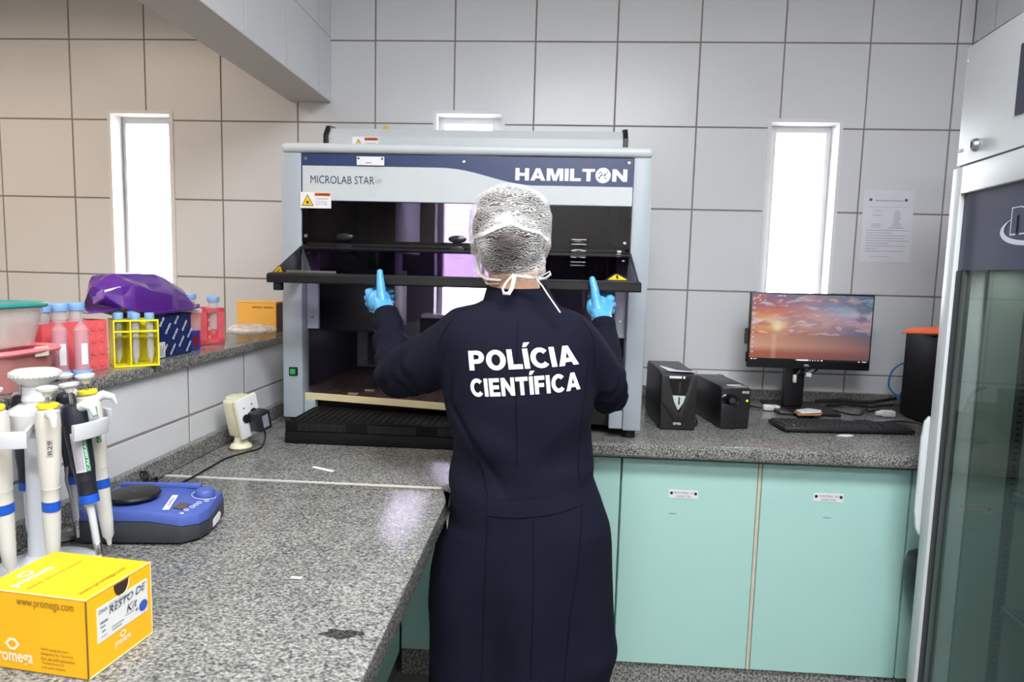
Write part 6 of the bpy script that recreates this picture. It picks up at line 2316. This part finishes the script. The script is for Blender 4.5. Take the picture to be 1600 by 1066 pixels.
def back_text(s, bl_, br_, tl, tr_):
    me = block_mesh(s)
    bm = bmesh.new()
    bm.from_mesh(me)
    for _ in range(4):
        bmesh.ops.subdivide_edges(bm, edges=[e for e in bm.edges if e.calc_length() > .05], cuts=1)
        bmesh.ops.triangulate(bm, faces=bm.faces[:])
    xs = [v.co.x for v in bm.verts]
    ys = [v.co.y for v in bm.verts]
    # cap height without the accent
    y0_, y1_ = 0.0, 1.0
    x0_, x1_ = min(xs), max(xs)
    inv = mw(coat).inverted()
    for v in bm.verts:
        a, b_ = (v.co.x - x0_) / (x1_ - x0_), (v.co.y - y0_) / (y1_ - y0_)
        lo_ = Vector(bl_).lerp(Vector(br_), a)
        hi_ = Vector(tl).lerp(Vector(tr_), a)
        q = lo_ + (hi_ - lo_) * b_
        v.co = inv @ on_back(q.x, q.y, .0016)
    bm.normal_update()
    bm.to_mesh(me)
    bm.free()
    me.materials.clear()
    o_ = link_mesh('lettering', me, LET, coat, 'silver white lettering')
    return o_


back_text('POL\u00cdCIA', (-.126, 1.197), (.099, 1.215), (-.131, 1.237), (.088, 1.255))
back_text('CIENT\u00cdFICA', (-.121, 1.143), (.104, 1.163), (-.126, 1.180), (.100, 1.200))

# cuffs
for (p, q, r0_, r1_) in ((Vector((-.387, -1.108, 1.266)), Vector((-.396, -1.090, 1.288)), .0335, .0325), (Vector((.1735, -1.108, 1.256)), Vector((.172, -1.090, 1.279)), .0325, .0315)):
    b = MB()
    b.cyl(p, q, r0_, r1_, 28, bevel=.002)
    b.build('cuff', COAT, coat)


# gloves: palm, four fingers and a thumb each, closed on the bar
def glove(mir, ox, wrist, thumb):
    def P(x, y, z_):
        return Vector((ox + mir * x, y, z_))
    w0, w1 = Vector(wrist[0]), Vector(wrist[1])
    tb = [Vector(q) for q in thumb]
    hb = w1.lerp(tb[0], .55) + Vector((-mir * .004, .010, .004))
    s = [('c', w0, w1, .0270, .0255), ('c', w1, hb, .0255, .0262), ('c', hb, P(-.004, -1.052, 1.316), .0255, .024), ('e', P(-.008, -1.052, 1.316), (.032, .022, .031)),
         ('c', hb, P(-.030, -1.040, 1.325), .0215, .0175), ('c', hb, P(-.024, -1.034, 1.298), .020, .0165)]
    kn = [P(-.041, -1.036, 1.338), P(-.046, -1.028, 1.322), P(-.045, -1.020, 1.306), P(-.037, -1.014, 1.291)]
    ln = [.95, 1.05, 1.0, .8]
    for i, k_ in enumerate(kn):
        L = ln[i]
        a1 = k_ + Vector((mir * .002, .036 * L, .004))
        a2 = a1 + Vector((mir * .030 * L, .012, .001))
        a3 = a2 + Vector((mir * .024 * L, -.012, -.001))
        s += [('c', P(-.012, -1.046, 1.314 - i * .004), k_, .0125, .0108), ('c', k_, a1, .0105, .0094), ('c', a1, a2, .0094, .0086), ('c', a2, a3, .0086, .0074)]
    s += [('c', tb[0], tb[1], .0160, .0126), ('c', tb[1], tb[2], .0126, .0110), ('c', tb[2], tb[3], .0110, .0082)]
    def wr(c, n):
        w_ = sstep(1.305, 1.285, c.z)
        return .0012 * w_ * math.sin(c.z * 520 + 3 * noise.noise(c * 60)) + .0007 * noise.noise(c * 110)
    return solid(s, .0024, 3, wr)


place_mesh('glove', glove(1, -.418, ((-.388, -1.112, 1.252), (-.392, -1.100, 1.272)), ((-.408, -1.072, 1.303), (-.416, -1.066, 1.336), (-.420, -1.060, 1.364), (-.424, -1.053, 1.393))), GLOVE, pe_)
place_mesh('glove', glove(-1, .153, ((.175, -1.114, 1.242), (.173, -1.102, 1.262)), ((.162, -1.072, 1.298), (.155, -1.066, 1.331), (.149, -1.060, 1.361), (.142, -1.053, 1.389))), GLOVE, pe_)

# hair under the net, the net, mask and ties
hs = [('e', hc_ + Vector((0, -.024, .002)), (.083, .078, .088)), ('e', hc_ + Vector((0, -.008, .042)), (.076, .088, .052)), ('e', (-.053, -1.428, 1.458), (.050, .036, .040)), ('e', (-.056, -1.375, 1.425), (.062, .045, .035))]
place_mesh('hair', solid(hs, .006, 4, lambda c, n: .002 * noise.noise(Vector((c.x * 60, c.y * 60, c.z * 25)))), HAIR, pe_)


def net_mat():
    m, nt, b_ = base_mat('hair_net_mesh')
    N, L = nt.nodes, nt.links
    b_.inputs['Base Color'].default_value = (.82, .82, .81, 1)
    b_.inputs['Roughness'].default_value = .7
    tc = N.new('ShaderNodeTexCoord')
    nz = N.new('ShaderNodeTexNoise')
    nz.inputs['Scale'].default_value = 70
    nz.inputs['Detail'].default_value = 2
    L.new(tc.outputs['Object'], nz.inputs['Vector'])
    mp = N.new('ShaderNodeMapping')
    mp.inputs['Rotation'].default_value = (0, 0, 0)
    add = N.new('ShaderNodeMixRGB')
    add.blend_type = 'LINEAR_LIGHT'
    add.inputs[0].default_value = .011
    L.new(tc.outputs['Object'], add.inputs[1])
    L.new(nz.outputs['Color'], add.inputs[2])
    wv = N.new('ShaderNodeTexWave')
    wv.wave_type = 'BANDS'
    wv.bands_direction = 'Z'
    wv.inputs['Scale'].default_value = 62
    wv.inputs['Distortion'].default_value = 1.2
    wv.inputs['Detail'].default_value = 1
    wv.inputs['Detail Scale'].default_value = 3
    L.new(add.outputs[0], wv.inputs['Vector'])
    r = N.new('ShaderNodeValToRGB')
    r.color_ramp.elements[0].position = .30
    r.color_ramp.elements[0].color = (.10, .10, .10, 1)
    r.color_ramp.elements[1].position = .75
    r.color_ramp.elements[1].color = (.44, .44, .44, 1)
    L.new(wv.outputs['Fac'], r.inputs[0])
    # gathered patches of denser net
    n2 = N.new('ShaderNodeTexNoise')
    n2.inputs['Scale'].default_value = 16
    L.new(tc.outputs['Object'], n2.inputs['Vector'])
    mr = N.new('ShaderNodeMapRange')
    mr.inputs['From Min'].default_value = .35
    mr.inputs['From Max'].default_value = .7
    mr.inputs['To Min'].default_value = -.10
    mr.inputs['To Max'].default_value = .10
    L.new(n2.outputs['Fac'], mr.inputs['Value'])
    ad_ = N.new('ShaderNodeMath')
    ad_.operation = 'ADD'
    ad_.use_clamp = True
    L.new(r.outputs[0], ad_.inputs[0])
    L.new(mr.outputs[0], ad_.inputs[1])
    # the net is stretched thin over the bun
    vd = N.new('ShaderNodeVectorMath')
    vd.operation = 'DISTANCE'
    vd.inputs[1].default_value = (-.033, -.118, 1.382)
    L.new(tc.outputs['Object'], vd.inputs[0])
    mr2 = N.new('ShaderNodeMapRange')
    mr2.inputs['From Min'].default_value = .022
    mr2.inputs['From Max'].default_value = .052
    mr2.inputs['To Min'].default_value = -.32
    mr2.inputs['To Max'].default_value = .0
    L.new(vd.outputs['Value'], mr2.inputs['Value'])
    ad0 = N.new('ShaderNodeMath')
    ad0.operation = 'ADD'
    ad0.use_clamp = True
    L.new(ad_.outputs[0], ad0.inputs[0])
    L.new(mr2.outputs[0], ad0.inputs[1])
    ad_ = ad0
    # cloth seen edge-on is denser
    lw = N.new('ShaderNodeLayerWeight')
    lw.inputs[0].default_value = .25
    ad2 = N.new('ShaderNodeMath')
    ad2.operation = 'MULTIPLY_ADD'
    ad2.use_clamp = True
    L.new(lw.outputs['Facing'], ad2.inputs[0])
    ad2.inputs[1].default_value = .38
    L.new(ad_.outputs[0], ad2.inputs[2])
    t = N.new('ShaderNodeBsdfTransparent')
    ms = N.new('ShaderNodeMixShader')
    L.new(ad2.outputs[0], ms.inputs[0])
    L.new(t.outputs[0], ms.inputs[1])
    L.new(b_.outputs[0], ms.inputs[2])
    L.new(ms.outputs[0], N['Material Output'].inputs[0])
    return m


ns = [('e', hc_ + Vector((0, -.026, .004)), (.091, .086, .096)), ('e', hc_ + Vector((0, -.010, .034)), (.0895, .097, .067)), ('e', hc_ + Vector((.001, -.034, -.032)), (.0885, .074, .062)), ('e', (-.052, -1.425, 1.462), (.070, .046, .056)), ('e', (-.046, -1.392, 1.420), (.070, .052, .036)), ('e', (-.032, -1.398, 1.406), (.058, .042, .026))]


def netf(c, n):
    return .0022 * noise.noise(Vector((c.x * 30, c.y * 30, c.z * 55))) + .0012 * math.sin(c.z * 150 + 3 * noise.noise(c * 18))


net_me = solid(ns, .0045, 5, netf)
net_bvh = bvh_of(net_me)
net = place_mesh('hair_net', net_me, net_mat(), pe_, label='white see-through hair net')
NT = dict(tree=net_bvh)
VEIL = milky('net_band', (226, 226, 226), .5, .7)
ribbon('net_band', [(-.140, 1.470), (-.105, 1.476), (-.075, 1.490), (-.05, 1.500)], .009, VEIL, net, .003, tree=net_bvh)
ribbon('net_band', [(-.05, 1.500), (-.02, 1.488), (.01, 1.482), (.028, 1.470)], .007, VEIL, net, .003, tree=net_bvh)
kn_ = solid([('e', on_back(-.072, 1.502, .0, tree=net_bvh), (.014, .007, .010)), ('e', on_back(-.060, 1.512, .0, tree=net_bvh), (.012, .006, .010)), ('e', on_back(-.055, 1.498, .0, tree=net_bvh), (.014, .006, .009))], .002, 3, lambda c, n: .002 * noise.noise(c * 130))
place_mesh('net_gather', kn_, VEIL, net)
# face mask and its ties
mk = solid([('e', hc_ + Vector((0, .062, -.045)), (.062, .050, .050)), ('e', hc_ + Vector((0, .085, -.035)), (.040, .030, .040))], .005, 3)
mask = place_mesh('face_mask', mk, mat('mask_white', (232, 232, 230), .75), pe_, label='white face mask')
b = MB()
b.tube([(-.126, -1.285, 1.455), (-.134, -1.315, 1.425), (-.122, -1.355, 1.396), (-.098, -1.395, 1.385), (-.07, -1.410, 1.384)], .005, 8, flat=.35)
b.tube([(-.120, -1.28, 1.43), (-.118, -1.33, 1.392), (-.100, -1.385, 1.374), (-.075, -1.405, 1.376)], .004, 8, flat=.35)
b.build('mask_band', mat('mask_white', (232, 232, 230), .75), mask)
TIE = mat('tie_white', (236, 236, 236), .7)
b = MB()
b.tube([(-.046, -1.440, 1.392), (-.056, -1.450, 1.380), (-.063, -1.452, 1.366), (-.060, -1.452, 1.357), (-.050, -1.452, 1.357), (-.044, -1.450, 1.368), (-.041, -1.445, 1.384), (-.040, -1.438, 1.394)], .0042, 8, flat=.3)
b.tube([(-.02, -1.438, 1.395), (.008, -1.440, 1.390), (.022, -1.442, 1.398), (.032, -1.440, 1.404), (.034, -1.440, 1.398), (.024, -1.440, 1.390), (.010, -1.440, 1.388)], .0040, 8, flat=.3)
b.tube([(.006, -1.438, 1.388), (.018, -1.447, 1.374), (.032, -1.453, 1.354), (.045, -1.462, 1.337), (.056, -1.468, 1.322)], .0045, 8, flat=.3)
b.tube([(-.045, -1.436, 1.394), (-.02, -1.440, 1.391), (.008, -1.436, 1.389)], .0045, 8, flat=.6)
b.build('mask_tie', TIE, mask, 'white mask ties in a bow')
